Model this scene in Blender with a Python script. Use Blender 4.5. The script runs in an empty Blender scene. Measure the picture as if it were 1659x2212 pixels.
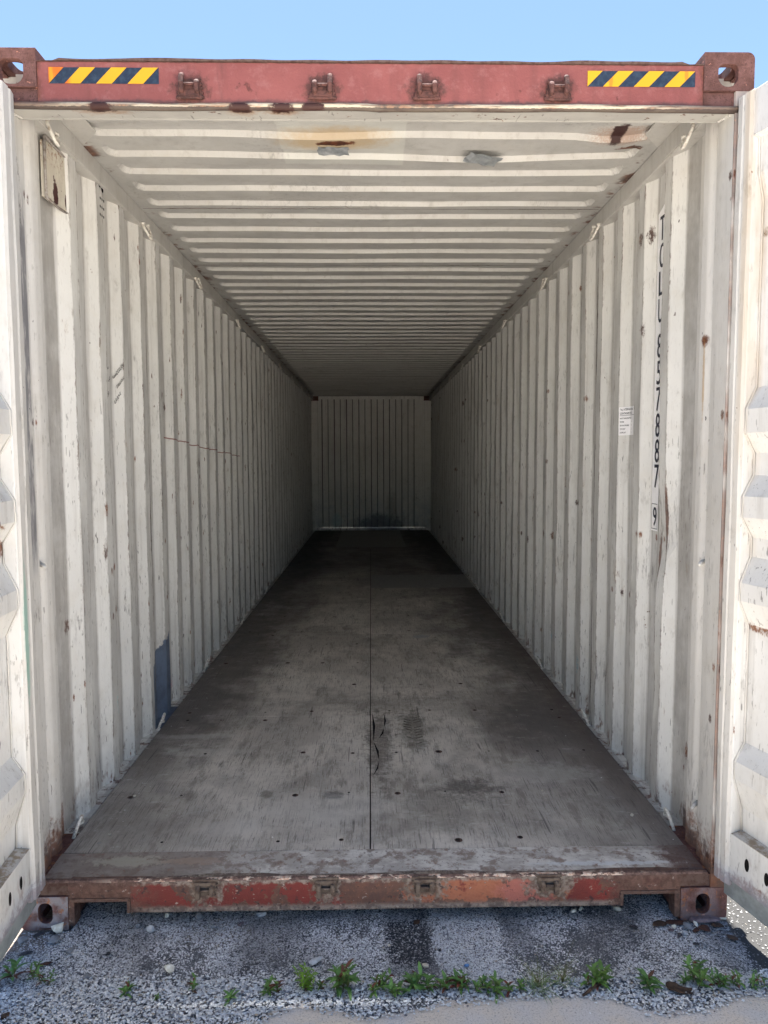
import bpy, bmesh, math, random
import numpy as np
from math import sin, cos, pi, radians
from mathutils import Vector, Matrix

sc = bpy.context.scene
COL = sc.collection
random.seed(7)
RNG = np.random.default_rng(11)

# ------------------------------------------------------------------ camera
cam = bpy.data.cameras.new('camera')
camo = bpy.data.objects.new('camera', cam)
COL.objects.link(camo)
yaw, pitch, roll = 0.0183099, 0.0741174, -0.0036149
fv = Vector((sin(yaw)*cos(pitch), cos(yaw)*cos(pitch), -sin(pitch)))
rv = Vector((cos(yaw), -sin(yaw), 0))
uv = rv.cross(fv)
rr = rv*cos(roll) + uv*sin(roll)
uu = uv*cos(roll) - rv*sin(roll)
M = Matrix((rr, uu, -fv)).transposed().to_4x4()
M.translation = Vector((-0.0133, -2.345, 1.6068))
camo.matrix_world = M
cam.sensor_fit = 'VERTICAL'
cam.sensor_height = 36
cam.lens = 1535.27/2212*36
cam.clip_start = 0.05
cam.clip_end = 2000
sc.camera = camo

# ------------------------------------------------------------------ sky, sun, exposure
SUN_EL, SUN_AZ = radians(77), radians(-1)          # near noon: the sun stands high, a little behind the door end
world = bpy.data.worlds.new('World')
sc.world = world
world.use_nodes = True
wn = world.node_tree
bg = wn.nodes['Background']
sky = wn.nodes.new('ShaderNodeTexSky')
sky.sky_type = 'NISHITA'
sky.sun_disc = False
sky.sun_elevation = SUN_EL
sky.sun_rotation = SUN_AZ
sky.altitude = 0
sky.air_density = 1.0
sky.dust_density = 0.3
sky.ozone_density = 2.5
wn.links.new(sky.outputs[0], bg.inputs[0])
bg.inputs[1].default_value = 0.05
sun = bpy.data.lights.new('sun', 'SUN')
sun.energy = 5.0
sun.angle = radians(0.53)
sun.color = (1.0, 0.965, 0.905)
suno = bpy.data.objects.new('sun', sun)
COL.objects.link(suno)
sd = Vector((sin(SUN_AZ)*cos(SUN_EL), cos(SUN_AZ)*cos(SUN_EL), sin(SUN_EL)))
suno.rotation_euler = (-sd).to_track_quat('-Z', 'Y').to_euler()
suno.location = (8, 4, 9)
sc.view_settings.view_transform = 'Standard'
sc.view_settings.look = 'None'
sc.view_settings.exposure = 2.38
sc.view_settings.gamma = 1
sc.view_settings.use_curve_mapping = False
sc.cycles.max_bounces = 14
sc.cycles.diffuse_bounces = 12
sc.cycles.glossy_bounces = 4
sc.cycles.use_denoising = True
sc.cycles.sample_clamp_indirect = 6
sc.cycles.use_light_tree = True

# ------------------------------------------------------------------ material tools
class NT:
    def __init__(s, name):
        s.m = bpy.data.materials.new(name)
        s.m.use_nodes = True
        s.t = s.m.node_tree
        s.b = s.t.nodes['Principled BSDF']
        s.geo = s.t.nodes.new('ShaderNodeNewGeometry')
        s.P = s.geo.outputs['Position']
        s.x, s.y, s.z = s.sep(s.P)
    def put(s, inp, v):
        if isinstance(v, (int, float)):
            inp.default_value = v
        elif isinstance(v, (tuple, list)):
            inp.default_value = (v[0], v[1], v[2], 1) if len(inp.default_value) == 4 else v
        else:
            s.t.links.new(v, inp)
    def sep(s, v):
        n = s.t.nodes.new('ShaderNodeSeparateXYZ'); s.put(n.inputs[0], v)
        return n.outputs
    def vec(s, sx, sy, sz, off=(0, 0, 0)):
        n = s.t.nodes.new('ShaderNodeMapping'); s.put(n.inputs['Vector'], s.P)
        n.inputs['Scale'].default_value = (sx, sy, sz); n.inputs['Location'].default_value = off
        return n.outputs[0]
    def noise(s, v, scale=1, detail=3, rough=.55, dist=0):
        n = s.t.nodes.new('ShaderNodeTexNoise'); s.put(n.inputs['Vector'], v)
        n.inputs['Scale'].default_value = scale; n.inputs['Detail'].default_value = detail
        n.inputs['Roughness'].default_value = rough; n.inputs['Distortion'].default_value = dist
        return n.outputs['Fac']
    def voro(s, v, scale=1, feature='F1', out='Distance', rnd=1, dim='3D'):
        n = s.t.nodes.new('ShaderNodeTexVoronoi'); n.voronoi_dimensions = dim; s.put(n.inputs['Vector'], v)
        n.feature = feature
        n.inputs['Scale'].default_value = scale; n.inputs['Randomness'].default_value = rnd
        return n.outputs[out]
    def m_(s, op, a, b=0.0, c=None):
        n = s.t.nodes.new('ShaderNodeMath'); n.operation = op
        s.put(n.inputs[0], a); s.put(n.inputs[1], b)
        if c is not None: s.put(n.inputs[2], c)
        return n.outputs[0]
    def mul(s, a, b): return s.m_('MULTIPLY', a, b)
    def mx(s, a, b): return s.m_('MAXIMUM', a, b)
    def ab(s, a): return s.m_('ABSOLUTE', a)
    def inv(s, a): return s.m_('SUBTRACT', 1.0, a)
    def rng(s, v, a, b, lo=0.0, hi=1.0):
        n = s.t.nodes.new('ShaderNodeMapRange'); s.put(n.inputs['Value'], v)
        if a > b: a, b, lo, hi = b, a, hi, lo
        n.inputs['From Min'].default_value = a; n.inputs['From Max'].default_value = b
        n.inputs['To Min'].default_value = lo; n.inputs['To Max'].default_value = hi
        n.interpolation_type = 'SMOOTHSTEP'
        return n.outputs[0]
    def band(s, v, a, b, w):
        return s.mul(s.rng(v, a-w, a+w), s.rng(v, b+w, b-w))
    def blob(s, cx, cy, cz, rx, ry, rz, n=None, amp=.35, soft=.35):
        """1 inside an ellipsoid with a ragged edge"""
        q = None
        for v, c, r in ((s.x, cx, rx), (s.y, cy, ry), (s.z, cz, rz)):
            if r is None: continue
            d = s.m_('DIVIDE', s.m_('SUBTRACT', v, c), r)
            d = s.mul(d, d)
            q = d if q is None else s.m_('ADD', q, d)
        q = s.m_('SQRT', q)
        if n is not None: q = s.m_('ADD', q, s.mul(s.m_('SUBTRACT', n, .5), amp*4))
        return s.rng(q, 1+soft, 1-soft)
    def mix(s, f, a, b):
        n = s.t.nodes.new('ShaderNodeMix'); n.data_type = 'RGBA'
        s.put(n.inputs[0], f); s.put(n.inputs[6], a); s.put(n.inputs[7], b)
        return n.outputs[2]
    def bump(s, h, st=.3, d=.01):
        n = s.t.nodes.new('ShaderNodeBump'); s.put(n.inputs['Height'], h)
        n.inputs['Strength'].default_value = st; n.inputs['Distance'].default_value = d
        s.t.links.new(n.outputs[0], s.b.inputs['Normal'])
    def out(s, col, rough=.6, spec=.4, metal=0):
        s.put(s.b.inputs['Base Color'], col); s.put(s.b.inputs['Roughness'], rough)
        s.b.inputs['Specular IOR Level'].default_value = spec
        s.b.inputs['Metallic'].default_value = metal
        return s.m

def rust_col(n):
    a = n.noise(n.P, 60, 4, .65); b = n.noise(n.P, 14, 3, .6)
    c = n.mix(n.rng(b, .35, .65), (.055, .022, .016), (.17, .062, .03))
    return n.mix(n.rng(a, .5, .75), c, (.26, .10, .035))

def white_paint(name, base=(.60, .59, .54), rub=0.0, scr=1.0, rust=1.0, extra=None, ticks=True, edges=False, spots=False):
    n = NT(name)
    big = n.noise(n.P, 1.7, 4, .6); mid = n.noise(n.P, 9, 4, .6)
    streak = n.noise(n.vec(22, 22, 1.1), 1, 4, .6)
    fine = n.noise(n.vec(160, 160, 30), 1, 2, .5)
    col = n.mix(n.rng(big, .35, .7), base, tuple(c*.90 for c in base))
    col = n.mix(n.mul(n.rng(mid, .48, .72), .35), col, (base[0]*.80, base[1]*.77, base[2]*.72))
    col = n.mix(n.mul(n.rng(streak, .52, .74), .38), col, (.33, .31, .28))
    col = n.mix(n.mul(n.rng(fine, .58, .75), .25), col, (.36, .35, .33))
    if rub:   # faces nearest the cargo are scuffed
        r_ = n.noise(n.vec(30, 30, 3.5), 1, 5, .7)
        f = n.mul(n.rng(n.ab(n.x), 1.180, 1.172), n.rng(r_, .25, .62, rub*.55, rub))
        col = n.mix(f, col, (.28, .272, .262))
        # far flat also darkened: painted shade against the door-lit slopes
        f = n.mul(n.rng(n.ab(n.x), 1.206, 1.2105), n.rng(r_, .3, .7, .25, .5))
        col = n.mix(f, col, (.33, .32, .31))
    if ticks:
        w = n.noise(n.P, 2.3, 2)
        t1 = n.noise(n.vec(95, 95, 17, (3, 7, 1)), 1, 3, .6)
        low = n.rng(n.z, 2.3, 1.2, .35, 1.0)
        m = n.mul(n.rng(t1, .638, .665), n.mul(n.rng(w, .35, .6, .25, 1), low))
        col = n.mix(n.mul(m, .75*scr), col, (.08, .075, .07))
        t2 = n.noise(n.vec(30, 70, 70, (9, 2, 5)), 1, 4, .8, .3)
        col = n.mix(n.mul(n.mul(n.rng(t2, .71, .735), n.rng(n.noise(n.P, 5, 2), .45, .6)), .6*scr), col, (.11, .10, .09))
        # long fine scrape lines
        t3 = n.noise(n.vec(230, 230, 2.2, (1, 4, 8)), 1, 2, .5)
        col = n.mix(n.mul(n.rng(t3, .72, .75), .4*scr), col, (.2, .19, .17))
        # smudges of black dirt
        t4 = n.mul(n.rng(n.noise(n.P, 2.9, 2, .5), .60, .72), n.rng(n.noise(n.vec(60, 60, 12), 1, 4, .7), .5, .66))
        col = n.mix(n.mul(t4, .65*scr), col, (.11, .10, .095))
    if edges:  # chipped paint and grime along the folds, with crease shade painted in
        t = n.m_('MODULO', n.m_('SUBTRACT', n.y, .445), .278)
        q = n.noise(n.vec(6, 6, 5), 1, 4, .7); q2 = n.noise(n.vec(80, 80, 26), 1, 3, .7)
        d = n.m_('MINIMUM', n.ab(n.m_('SUBTRACT', t, .0705)), n.ab(n.m_('SUBTRACT', t, .1385)))
        w = n.m_('ADD', .0015, n.mul(n.rng(q2, .4, .75), .008))
        m = n.mul(n.rng(n.m_('SUBTRACT', d, w), .0015, -.0015), n.rng(q, .40, .62, .06, .75))
        col = n.mix(m, col, n.mix(n.rng(q2, .45, .62), (.24, .215, .19), (.12, .08, .055)))
        d2 = n.m_('MINIMUM', n.ab(n.m_('SUBTRACT', t, .2075)), n.m_('MINIMUM', t, n.m_('SUBTRACT', .278, t)))
        m = n.mul(n.rng(d2, .010, .0), n.rng(q, .3, .6, .15, .55))
        col = n.mix(m, col, (.24, .22, .195))
    rc = rust_col(n)
    a = n.noise(n.vec(7, 7, 3.2), 1, 4, .7); b = n.noise(n.vec(110, 110, 26), 1, 4, .75)
    m = n.mul(n.rng(a, .66, .72), n.rng(b, .52, .60))
    col = n.mix(n.mul(n.rng(a, .64, .76), .25*rust), col, (.42, .28, .13))
    col = n.mix(n.mul(m, rust), col, rc)
    # chips
    ch = n.mul(n.rng(n.noise(n.P, 26, 2, .6), .735, .76), n.rng(n.noise(n.P, 3.1, 1), .45, .6))
    col = n.mix(n.mul(n.mul(ch, n.rng(b, .4, .5)), rust), col, rc)
    # rust near the floor line
    fl = n.mul(n.rng(n.z, .34, .18), n.rng(n.noise(n.vec(24, 24, 9), 1, 4, .7), .52, .66))
    col = n.mix(n.mul(fl, .85), col, rc)
    fl = n.mul(n.rng(n.z, .9, .17), n.rng(n.noise(n.vec(9, 9, 4), 1, 4, .7), .45, .75))
    col = n.mix(n.mul(fl, .35), col, (.25, .245, .24))
    # small dark knocks and rust pin pricks
    kn = n.mul(n.rng(n.noise(n.vec(55, 55, 34, (2, 9, 4)), 1, 2, .5), .765, .775), n.rng(n.noise(n.P, 2.1, 2), .42, .55))
    col = n.mix(n.mul(kn, scr), col, n.mix(n.rng(mid, .45, .55), (.05, .045, .04), (.14, .05, .03)))
    # scattered rust spots with short runs below them
    for sc_, thr, rr_ in ((2.3, .66, .062), (6.0, .80, .085)) if spots else ():
        cb = n.t.nodes.new('ShaderNodeCombineXYZ')
        n.put(cb.inputs[0], n.mul(n.m_('ADD', n.y, n.mul(n.x, 3.7)), sc_)); n.put(cb.inputs[1], n.mul(n.z, sc_*.7)); cb.inputs[2].default_value = .37
        vv = cb.outputs[0]
        dist = n.m_('ADD', n.voro(vv, dim='2D'), n.mul(n.m_('SUBTRACT', n.noise(n.vec(85, 85, 45), 1, 4, .75), .5), .16))
        pick = n.rng(n.sep(n.voro(vv, out='Color', dim='2D'))[0], thr, thr+.02)
        col = n.mix(n.mul(n.mul(n.rng(dist, rr_, rr_*.35), pick), n.rng(n.noise(n.vec(120, 120, 60), 1, 3, .7), .38, .5, .35, .95)), col, n.mix(n.rng(mid, .4, .6), (.055, .022, .016), (.19, .075, .03)))
    # dull greasy smears
    sm = n.mul(n.rng(n.noise(n.vec(8, 8, 5, (2, 2, 2)), 1, 5, .7), .56, .70), n.rng(n.noise(n.vec(40, 40, 9), 1, 3, .7), .42, .62))
    col = n.mix(n.mul(sm, .38*scr), col, (.22, .205, .18))
    if extra: col = extra(n, col, rc)
    n.bump(n.m_('ADD', n.mul(n.noise(n.P, 12, 3), .6), n.mul(n.noise(n.P, 120, 3), .12)), .35, .006)
    return n.out(col, n.rng(mid, .3, .7, .42, .62), .35)

def wall_extra(n, col, rc):
    e = n.noise(n.P, 9, 3, .6)
    # blue-grey repair paint low on the left wall
    e = n.m_('ADD', e, n.mul(n.m_('SUBTRACT', n.noise(n.P, 40, 4, .7), .5), .5))
    top = n.m_('ADD', n.z, n.m_('ADD', n.mul(n.m_('SUBTRACT', e, .5), .10), n.mul(n.rng(n.y, 1.37, 1.75), -.13)))
    m = n.mul(n.mul(n.band(n.y, 1.395, 1.752, .003), n.rng(top, .505, .495)), n.rng(n.x, -1.0, -1.1))
    col = n.mix(m, col, n.mix(n.rng(e, .4, .65), (.125, .165, .235), (.10, .125, .18)))
    # rust torn out of the dented corrugation on the right wall
    b = n.noise(n.P, 55, 4, .7)
    for cy, cz, ry, rz in ((.60, 1.20, .022, .09), (.52, 1.36, .01, .14)):
        col = n.mix(n.mul(n.mul(n.blob(1.19, cy, cz, .06, ry, rz, b, .3, .3), n.rng(n.x, .5, .6)), .85), col, rc)
    # rusty runs at the foot of a corrugation, left
    for cy, cz, ry, rz in ((2.02, .30, .012, .18), (2.30, .42, .014, .22), (1.79, .24, .01, .1)):
        col = n.mix(n.mul(n.mul(n.blob(-1.18, cy, cz, .06, ry, rz, b, .35, .3), n.rng(n.x, -.5, -.6)), .9), col, n.mix(n.rng(b, .4, .6), (.03, .025, .022), rc))
    # chalk and crayon
    k = n.rng(n.noise(n.vec(20, 90, 60), 1, 2), .45, .6)
    for sx, cy, cz, ry, rz, c in ((-1, 1.80, .27, .05, .04, (.62, .16, .24)), (-1, 2.08, .33, .04, .05, (.25, .5, .55)),
                                  (1, 1.48, .36, .03, .05, (.12, .38, .50)), (1, 1.70, .42, .05, .06, (.15, .40, .50)),
                                  (1, 2.35, .40, .05, .05, (.25, .5, .6)), (-1, .86, .50, .02, .05, (.35, .55, .55))):
        side = n.rng(n.mul(n.x, sx), .5, .6)
        col = n.mix(n.mul(n.mul(n.blob(sx*1.19, cy, cz, .06, ry, rz, None, 0, .2), side), n.mul(k, .7)), col, c)
    # red crayon line drawn along the left wall
    zz = n.m_('ADD', 1.742, n.mul(n.m_('SUBTRACT', n.noise(n.vec(0, 6, 0), 1, 2), .5), .05))
    zz = n.m_('ADD', zz, n.mul(n.m_('SUBTRACT', n.y, 1.7), -.045))
    d = n.ab(n.m_('SUBTRACT', n.z, zz))
    m = n.mul(n.rng(d, .0045, .003), n.mul(n.band(n.y, 1.70, 4.1, .01), n.rng(n.x, -.9, -1)))
    col = n.mix(n.mul(m, .8), col, (.20, .04, .03))
    return col

def roof_extra(n, col, rc):
    b = n.noise(n.P, 30, 4, .7); f = n.noise(n.P, 120, 3, .7)
    # flats painted darker, so the slopes read as lit from the door
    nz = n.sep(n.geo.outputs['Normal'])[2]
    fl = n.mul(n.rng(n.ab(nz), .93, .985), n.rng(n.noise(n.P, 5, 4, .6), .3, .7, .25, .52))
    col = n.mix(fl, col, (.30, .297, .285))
    # yellow-brown bleed round the taped hole, pale repaint round it
    m = n.mul(n.band(n.x, -.37, .13, .004), n.band(n.y, .30, .80, .006))
    col = n.mix(n.mul(m, .35), col, (.66, .68, .62))
    col = n.mix(n.mul(n.blob(-.15, .575, 2.868, .20, .07, .1, b, .3, .5), .55), col, (.42, .25, .06))
    col = n.mix(n.blob(-.15, .585, 2.868, .07, .018, .1, b, .5, .2), col, rc)
    col = n.mix(n.mul(n.blob(.98, .52, 2.868, .10, .05, .1, f, .6, .5), .55), col, (.33, .16, .08))
    col = n.mix(n.blob(.96, .50, 2.868, .026, .085, .1, b, .35, .2), col, (.045, .018, .016))
    col = n.mix(n.blob(1.04, .63, 2.868, .05, .03, .1, b, .5, .2), col, rc)
    # rust where the sheet meets the side rails
    e = n.mul(n.rng(n.ab(n.x), 1.10, 1.15), n.rng(n.noise(n.P, 9, 3, .7), .52, .62))
    col = n.mix(n.mul(e, .9), col, rc)
    return col

def post_extra(n, col, rc):
    # scuffed dark strip inside the left post
    q = n.noise(n.vec(25, 25, 5), 1, 4, .7)
    m = n.mul(n.mul(n.band(n.y, .062, .116, .003), n.band(n.z, 1.25, 2.48, .08)), n.mul(n.rng(n.x, -.5, -1), n.rng(q, .32, .55)))
    col = n.mix(n.mul(m, .8), col, (.12, .12, .14))
    b = n.noise(n.P, 40, 4, .7)
    m = n.rng(n.m_('ADD', n.z, n.mul(n.m_('SUBTRACT', b, .5), .30)), .33, .20)
    col = n.mix(n.mul(m, .9), col, rc)
    m = n.mul(n.band(n.ab(n.y), .000, .006, .002), n.rng(n.noise(n.vec(1, 1, 4), 1, 3), .35, .55))
    col = n.mix(n.mul(m, .8), col, rc)
    # upper left scuffs
    m = n.mul(n.blob(-1.16, .06, 2.45, .1, .035, .14, b, .4, .4), n.rng(n.noise(n.vec(60, 60, 20), 1, 4, .8), .48, .6))
    col = n.mix(n.mul(m, .8), col, (.12, .11, .10))
    m = n.blob(1.19, .19, 2.02, .05, .018, .02, b, .4, .3)
    col = n.mix(m, col, rc)
    m = n.mul(n.blob(1.19, .19, 1.88, .05, .006, .15, b, .3, .3), .6)
    col = n.mix(m, col, (.40, .25, .10))
    return col

def door_extra(n, col, rc):
    # yellow run-off down the right door edge, green rub on the left one
    q = n.noise(n.vec(14, 14, 2), 1, 3, .6)
    m = n.mul(n.mul(n.band(n.y, -.075, -.045, .012), n.rng(n.x, .5, 1)), n.mul(n.rng(q, .35, .6), n.rng(n.z, .7, 2.3)))
    col = n.mix(n.mul(m, .35), col, (.44, .29, .12))
    m = n.mul(n.blob(-1.14, -.085, 1.06, .07, .012, .24, n.noise(n.P, 30, 3), .2, .3), .65)
    col = n.mix(m, col, (.16, .38, .31))
    b = n.noise(n.P, 45, 4, .7)
    col = n.mix(n.mul(n.rng(n.m_('ADD', n.z, n.mul(n.m_('SUBTRACT', b, .5), .12)), .225, .195), .8), col, rc)
    # bluish bare patch along the foot of the doors
    col = n.mix(n.mul(n.rng(n.m_('ADD', n.z, n.mul(n.m_('SUBTRACT', n.noise(n.P, 10, 3), .5), .1)), .25, .21), .45), col, (.42, .45, .52))
    # dirt on ledges
    up = n.sep(n.geo.outputs['Normal'])[2]
    col = n.mix(n.mul(n.rng(up, .5, .9), n.rng(n.noise(n.P, 30, 4, .7), .4, .6, .3, .9)), col, (.24, .17, .10))
    return col

MAT = {}
MAT['wall'] = white_paint('white_wall_paint', (.73, .73, .70), rub=.58, extra=wall_extra, rust=.9, edges=True, spots=True)
MAT['roof'] = white_paint('white_roof_paint', (.59, .585, .555), scr=.55, rust=.45, extra=roof_extra)
MAT['post'] = white_paint('white_post_paint', (.60, .59, .56), scr=.9, rust=.7, extra=post_extra, spots=True)
MAT['rail'] = white_paint('grey_white_rail_paint', (.52, .51, .48), scr=.6, rust=.6)
MAT['door'] = white_paint('white_door_paint', (.68, .68, .66), scr=.85, rust=.45, extra=door_extra, spots=True)
MAT['gasket'] = white_paint('painted_rubber_gasket', (.58, .57, .54), scr=1.0, rust=.2, extra=door_extra)
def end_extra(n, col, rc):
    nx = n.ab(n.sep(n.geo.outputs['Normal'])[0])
    col = n.mix(n.mul(n.rng(nx, .4, .7), .85), col, (.10, .09, .08))  # shade of the side-facing slopes painted into the colour
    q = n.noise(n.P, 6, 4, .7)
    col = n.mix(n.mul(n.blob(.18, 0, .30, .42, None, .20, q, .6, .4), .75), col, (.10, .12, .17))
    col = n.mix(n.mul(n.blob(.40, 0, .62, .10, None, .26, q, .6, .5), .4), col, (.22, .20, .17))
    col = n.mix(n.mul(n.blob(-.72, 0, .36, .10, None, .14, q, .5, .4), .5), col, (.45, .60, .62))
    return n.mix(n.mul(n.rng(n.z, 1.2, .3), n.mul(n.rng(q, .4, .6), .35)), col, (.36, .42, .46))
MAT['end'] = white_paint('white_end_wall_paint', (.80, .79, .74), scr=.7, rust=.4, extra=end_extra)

def red_paint(name, sill=False):
    n = NT(name)
    a = n.noise(n.P, 5, 5, .65); f = n.noise(n.P, 38, 4, .7); st = n.noise(n.vec(16, 16, 2), 1, 3, .6)
    rc = rust_col(n)
    if not sill:
        base = n.mix(n.rng(a, .3, .7), (.265, .088, .080), (.215, .068, .063))
        base = n.mix(n.mul(n.rng(st, .5, .75), .55), base, (.16, .055, .05))
        ck = n.noise(n.P, 21, 5, .75)
        base = n.mix(n.mul(n.rng(ck, .5, .68), .4), base, (.33, .15, .14))
        base = n.mix(n.mul(n.rng(n.noise(n.vec(9, 9, 1.6), 1, 4, .75), .58, .70), .55), base, (.11, .05, .045))
        # grime along the lower lip and the upper edge
        lo = n.rng(n.m_('ADD', n.z, n.mul(n.m_('SUBTRACT', f, .5), .03)), 2.748, 2.736)
        seg = n.rng(n.noise(n.vec(3, 0, 0), 1, 2), .40, .56, .35, 1)
        base = n.mix(n.mul(lo, n.mul(seg, .8)), base, (.075, .05, .05))
        hi = n.rng(n.m_('ADD', n.z, n.mul(n.m_('SUBTRACT', f, .5), .012)), 2.852, 2.860)
        base = n.mix(hi, base, (.05, .035, .03))
        # rust halo round each cam keeper
        for cx in (-.577, -.160, .170, .588):
            base = n.mix(n.mul(n.blob(cx, 0, 2.775, .056, .1, .046, f, .45, .30), .85), base, n.mix(n.rng(f, .4, .6), (.085, .04, .034), (.14, .055, .045)))
        sp = n.mul(n.rng(n.noise(n.P, 11, 3, .6), .66, .70), n.rng(f, .45, .55))
        base = n.mix(n.mul(sp, .8), base, (.10, .035, .03))
        ends = n.rng(n.m_('ADD', n.ab(n.x), n.mul(n.m_('SUBTRACT', f, .5), .06)), 1.035, 1.06)
        base = n.mix(ends, base, n.mix(.5, rc, (.16, .06, .055)))
    else:
        base = n.mix(n.rng(a, .35, .6), (.21, .040, .032), (.16, .034, .028))
        # bare orange primer, right of the middle
        m = n.mul(n.blob(.36, 0, .12, .30, .1, .055, n.noise(n.P, 12, 4, .65), .45, .12), n.rng(n.noise(n.P, 9, 4, .7), .35, .42))
        base = n.mix(m, base, n.mix(n.rng(f, .4, .7), (.36, .135, .075), (.30, .105, .062)))
        base = n.mix(n.mul(n.blob(.52, 0, .12, .10, .1, .06, f, .3, .3), .6), base, (.38, .13, .12))
        dirt = n.noise(n.P, 8, 5, .7)
        zr = n.mx(n.mx(n.blob(-.37, 0, .115, .20, .1, .05, f, .3, .4), n.blob(.76, 0, .12, .10, .1, .05, f, .3, .4)), n.mx(n.blob(-.72, 0, .12, .08, .1, .05, f, .3, .4), n.blob(.36, 0, .12, .26, .1, .05, f, .3, .4)))
        dirt = n.m_('ADD', dirt, n.m_('SUBTRACT', .09, n.mul(zr, .15)))
        base = n.mix(n.mul(n.rng(dirt, .50, .535), .88), base, n.mix(.5, rc, (.13, .10, .085)))
        edge = n.mx(n.rng(n.m_('ADD', n.z, n.mul(n.m_('SUBTRACT', f, .5), .04)), .085, .070), n.rng(n.m_('ADD', n.z, n.mul(n.m_('SUBTRACT', f, .5), .03)), .150, .162))
        base = n.mix(n.mul(edge, .9), base, n.mix(n.rng(f, .4, .6), (.13, .10, .085), (.30, .25, .21)))
        ends = n.rng(n.m_('ADD', n.ab(n.x), n.mul(n.m_('SUBTRACT', a, .5), .35)), .76, .86)
        base = n.mix(n.mul(ends, .92), base, n.mix(n.rng(f, .35, .65), (.085, .045, .036), (.15, .085, .065)))
        for cx in (-.586, -.174, .17, .60):
            base = n.mix(n.mul(n.blob(cx, 0, .145, .085 if cx > 0 else .05, .1, .055, n.noise(n.P, 18, 5, .75), .9, .22), .85), base, n.mix(n.rng(f, .4, .6), (.12, .095, .075), (.27, .23, .19)))
        ch = n.noise(n.vec(30, 30, 42), 1, 5, .8)
        base = n.mix(n.mul(n.rng(ch, .60, .63), .9), base, n.mix(n.rng(f, .4, .6), (.05, .03, .028), (.42, .36, .31)))
        sc_ = n.mul(n.rng(n.noise(n.P, 26, 4, .7), .60, .64), 1.0)
        base = n.mix(n.mul(sc_, .8), base, (.05, .035, .035))
    n.bump(n.m_('ADD', f, n.noise(n.P, 150, 3)), .75 if sill else .35, .004)
    return n.out(base, .65, .3)
MAT['red'] = red_paint('red_header_paint')
MAT['sill'] = red_paint('worn_red_sill_paint', True)

def casting_mat():
    n = NT('rusty_cast_steel')
    a = n.noise(n.P, 22, 4, .65); f = n.noise(n.P, 150, 3, .7)
    base = n.mix(n.rng(a, .35, .65), (.105, .050, .042), (.155, .078, .070))
    base = n.mix(n.rng(f, .52, .68), base, (.075, .035, .03))
    base = n.mix(n.mul(n.rng(n.noise(n.P, 40, 3, .7), .64, .68), .9), base, (.42, .19, .14))
    # worn grey faces of the lower castings
    fz = n.mul(n.rng(n.z, .3, .2), n.mul(n.rng(n.y, .004, .0), n.rng(n.ab(n.x), 1.21, 1.16)))
    base = n.mix(n.mul(fz, n.mul(n.rng(n.noise(n.P, 16, 3, .6), .36, .58, .0, .85), n.rng(n.x, -.5, .5, 1, .38))), base, (.27, .26, .28))
    base = n.mix(n.mul(n.rng(n.z, .3, .2), n.mul(n.rng(n.noise(n.P, 35, 4, .7), .56, .64), .8)), base, (.30, .12, .05))
    n.bump(n.m_('ADD', f, a), .6, .004)
    return n.out(base, .8, .25)
MAT['casting'] = casting_mat()
MAT['notch'] = None

MAT['sill_rust'] = None
def simple(name, c, c2=None, s=30, rough=.6, spec=.4, bump=.2, metal=0, vecs=(1, 1, 1), lo=.4, hi=.65):
    n = NT(name)
    f = n.noise(n.vec(*vecs), s, 4, .65)
    n.bump(f, bump, .004)
    return n.out(n.mix(n.rng(f, lo, hi), c, c2 or tuple(v*.7 for v in c)), rough, spec, metal)

MAT['notch'] = simple('brown_notch_edge', (.13, .085, .07), (.085, .045, .035), 50, .8, .25, .5)
MAT['keeper'] = simple('rusty_keeper_steel', (.125, .058, .050), (.062, .033, .030), 60, .8, .2, .8)
MAT['keeper_low'] = simple('dirty_keeper_steel', (.16, .125, .10), (.085, .06, .048), 45, .8, .2, .8)
MAT['gutter'] = None
n = NT('cream_gutter_paint')
f = n.noise(n.P, 50, 4, .7); a = n.noise(n.vec(5, 5, 60), 1, 4, .65)
c = n.mix(n.rng(f, .4, .65), (.62, .53, .38), (.50, .42, .32))
c = n.mix(n.mul(n.rng(a, .47, .60), .85), c, n.mix(n.rng(f, .4, .6), (.08, .05, .045), (.30, .16, .09)))
c = n.mix(n.mul(n.rng(n.ab(n.x), .85, 1.12), .8), c, (.11, .06, .05))
c = n.mix(n.mul(n.rng(n.m_('ADD', n.z, n.mul(n.m_('SUBTRACT', f, .5), .008)), 2.7185, 2.7165), .9), c, (.06, .045, .04))
for cx in (-.86, -.42, -.29, -.19):
    c = n.mix(n.blob(cx, 0, 2.715, .035, .1, .022, f, .4, .2), c, (.055, .024, .02))
n.bump(f, .5, .003)
MAT['gutter'] = n.out(c, .65, .3)

n = NT('header_underside_paint')
f = n.noise(n.P, 45, 4, .7); a = n.noise(n.P, 5, 4, .6)
c = n.mix(n.rng(a, .35, .65), (.52, .51, .47), (.44, .43, .40))
for cx, w in ((-.86, .06), (-.42, .035), (-.29, .045)):
    c = n.mix(n.mul(n.blob(cx, .0, 2.715, w*1.5, .06, .03, f, .5, .4), .6), c, (.36, .2, .1))
    c = n.mix(n.blob(cx, .0, 2.715, w, .035, .03, f, .5, .2), c, (.055, .022, .018))
c = n.mix(n.mul(n.rng(n.noise(n.P, 17, 4, .7), .62, .67), .9), c, rust_col(n))
c = n.mix(n.mul(n.rng(n.noise(n.vec(60, 9, 9), 1, 3, .6), .66, .69), .6), c, (.12, .11, .1))
n.bump(f, .3, .003)
MAT['header_in'] = n.out(c, .55, .3)

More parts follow.
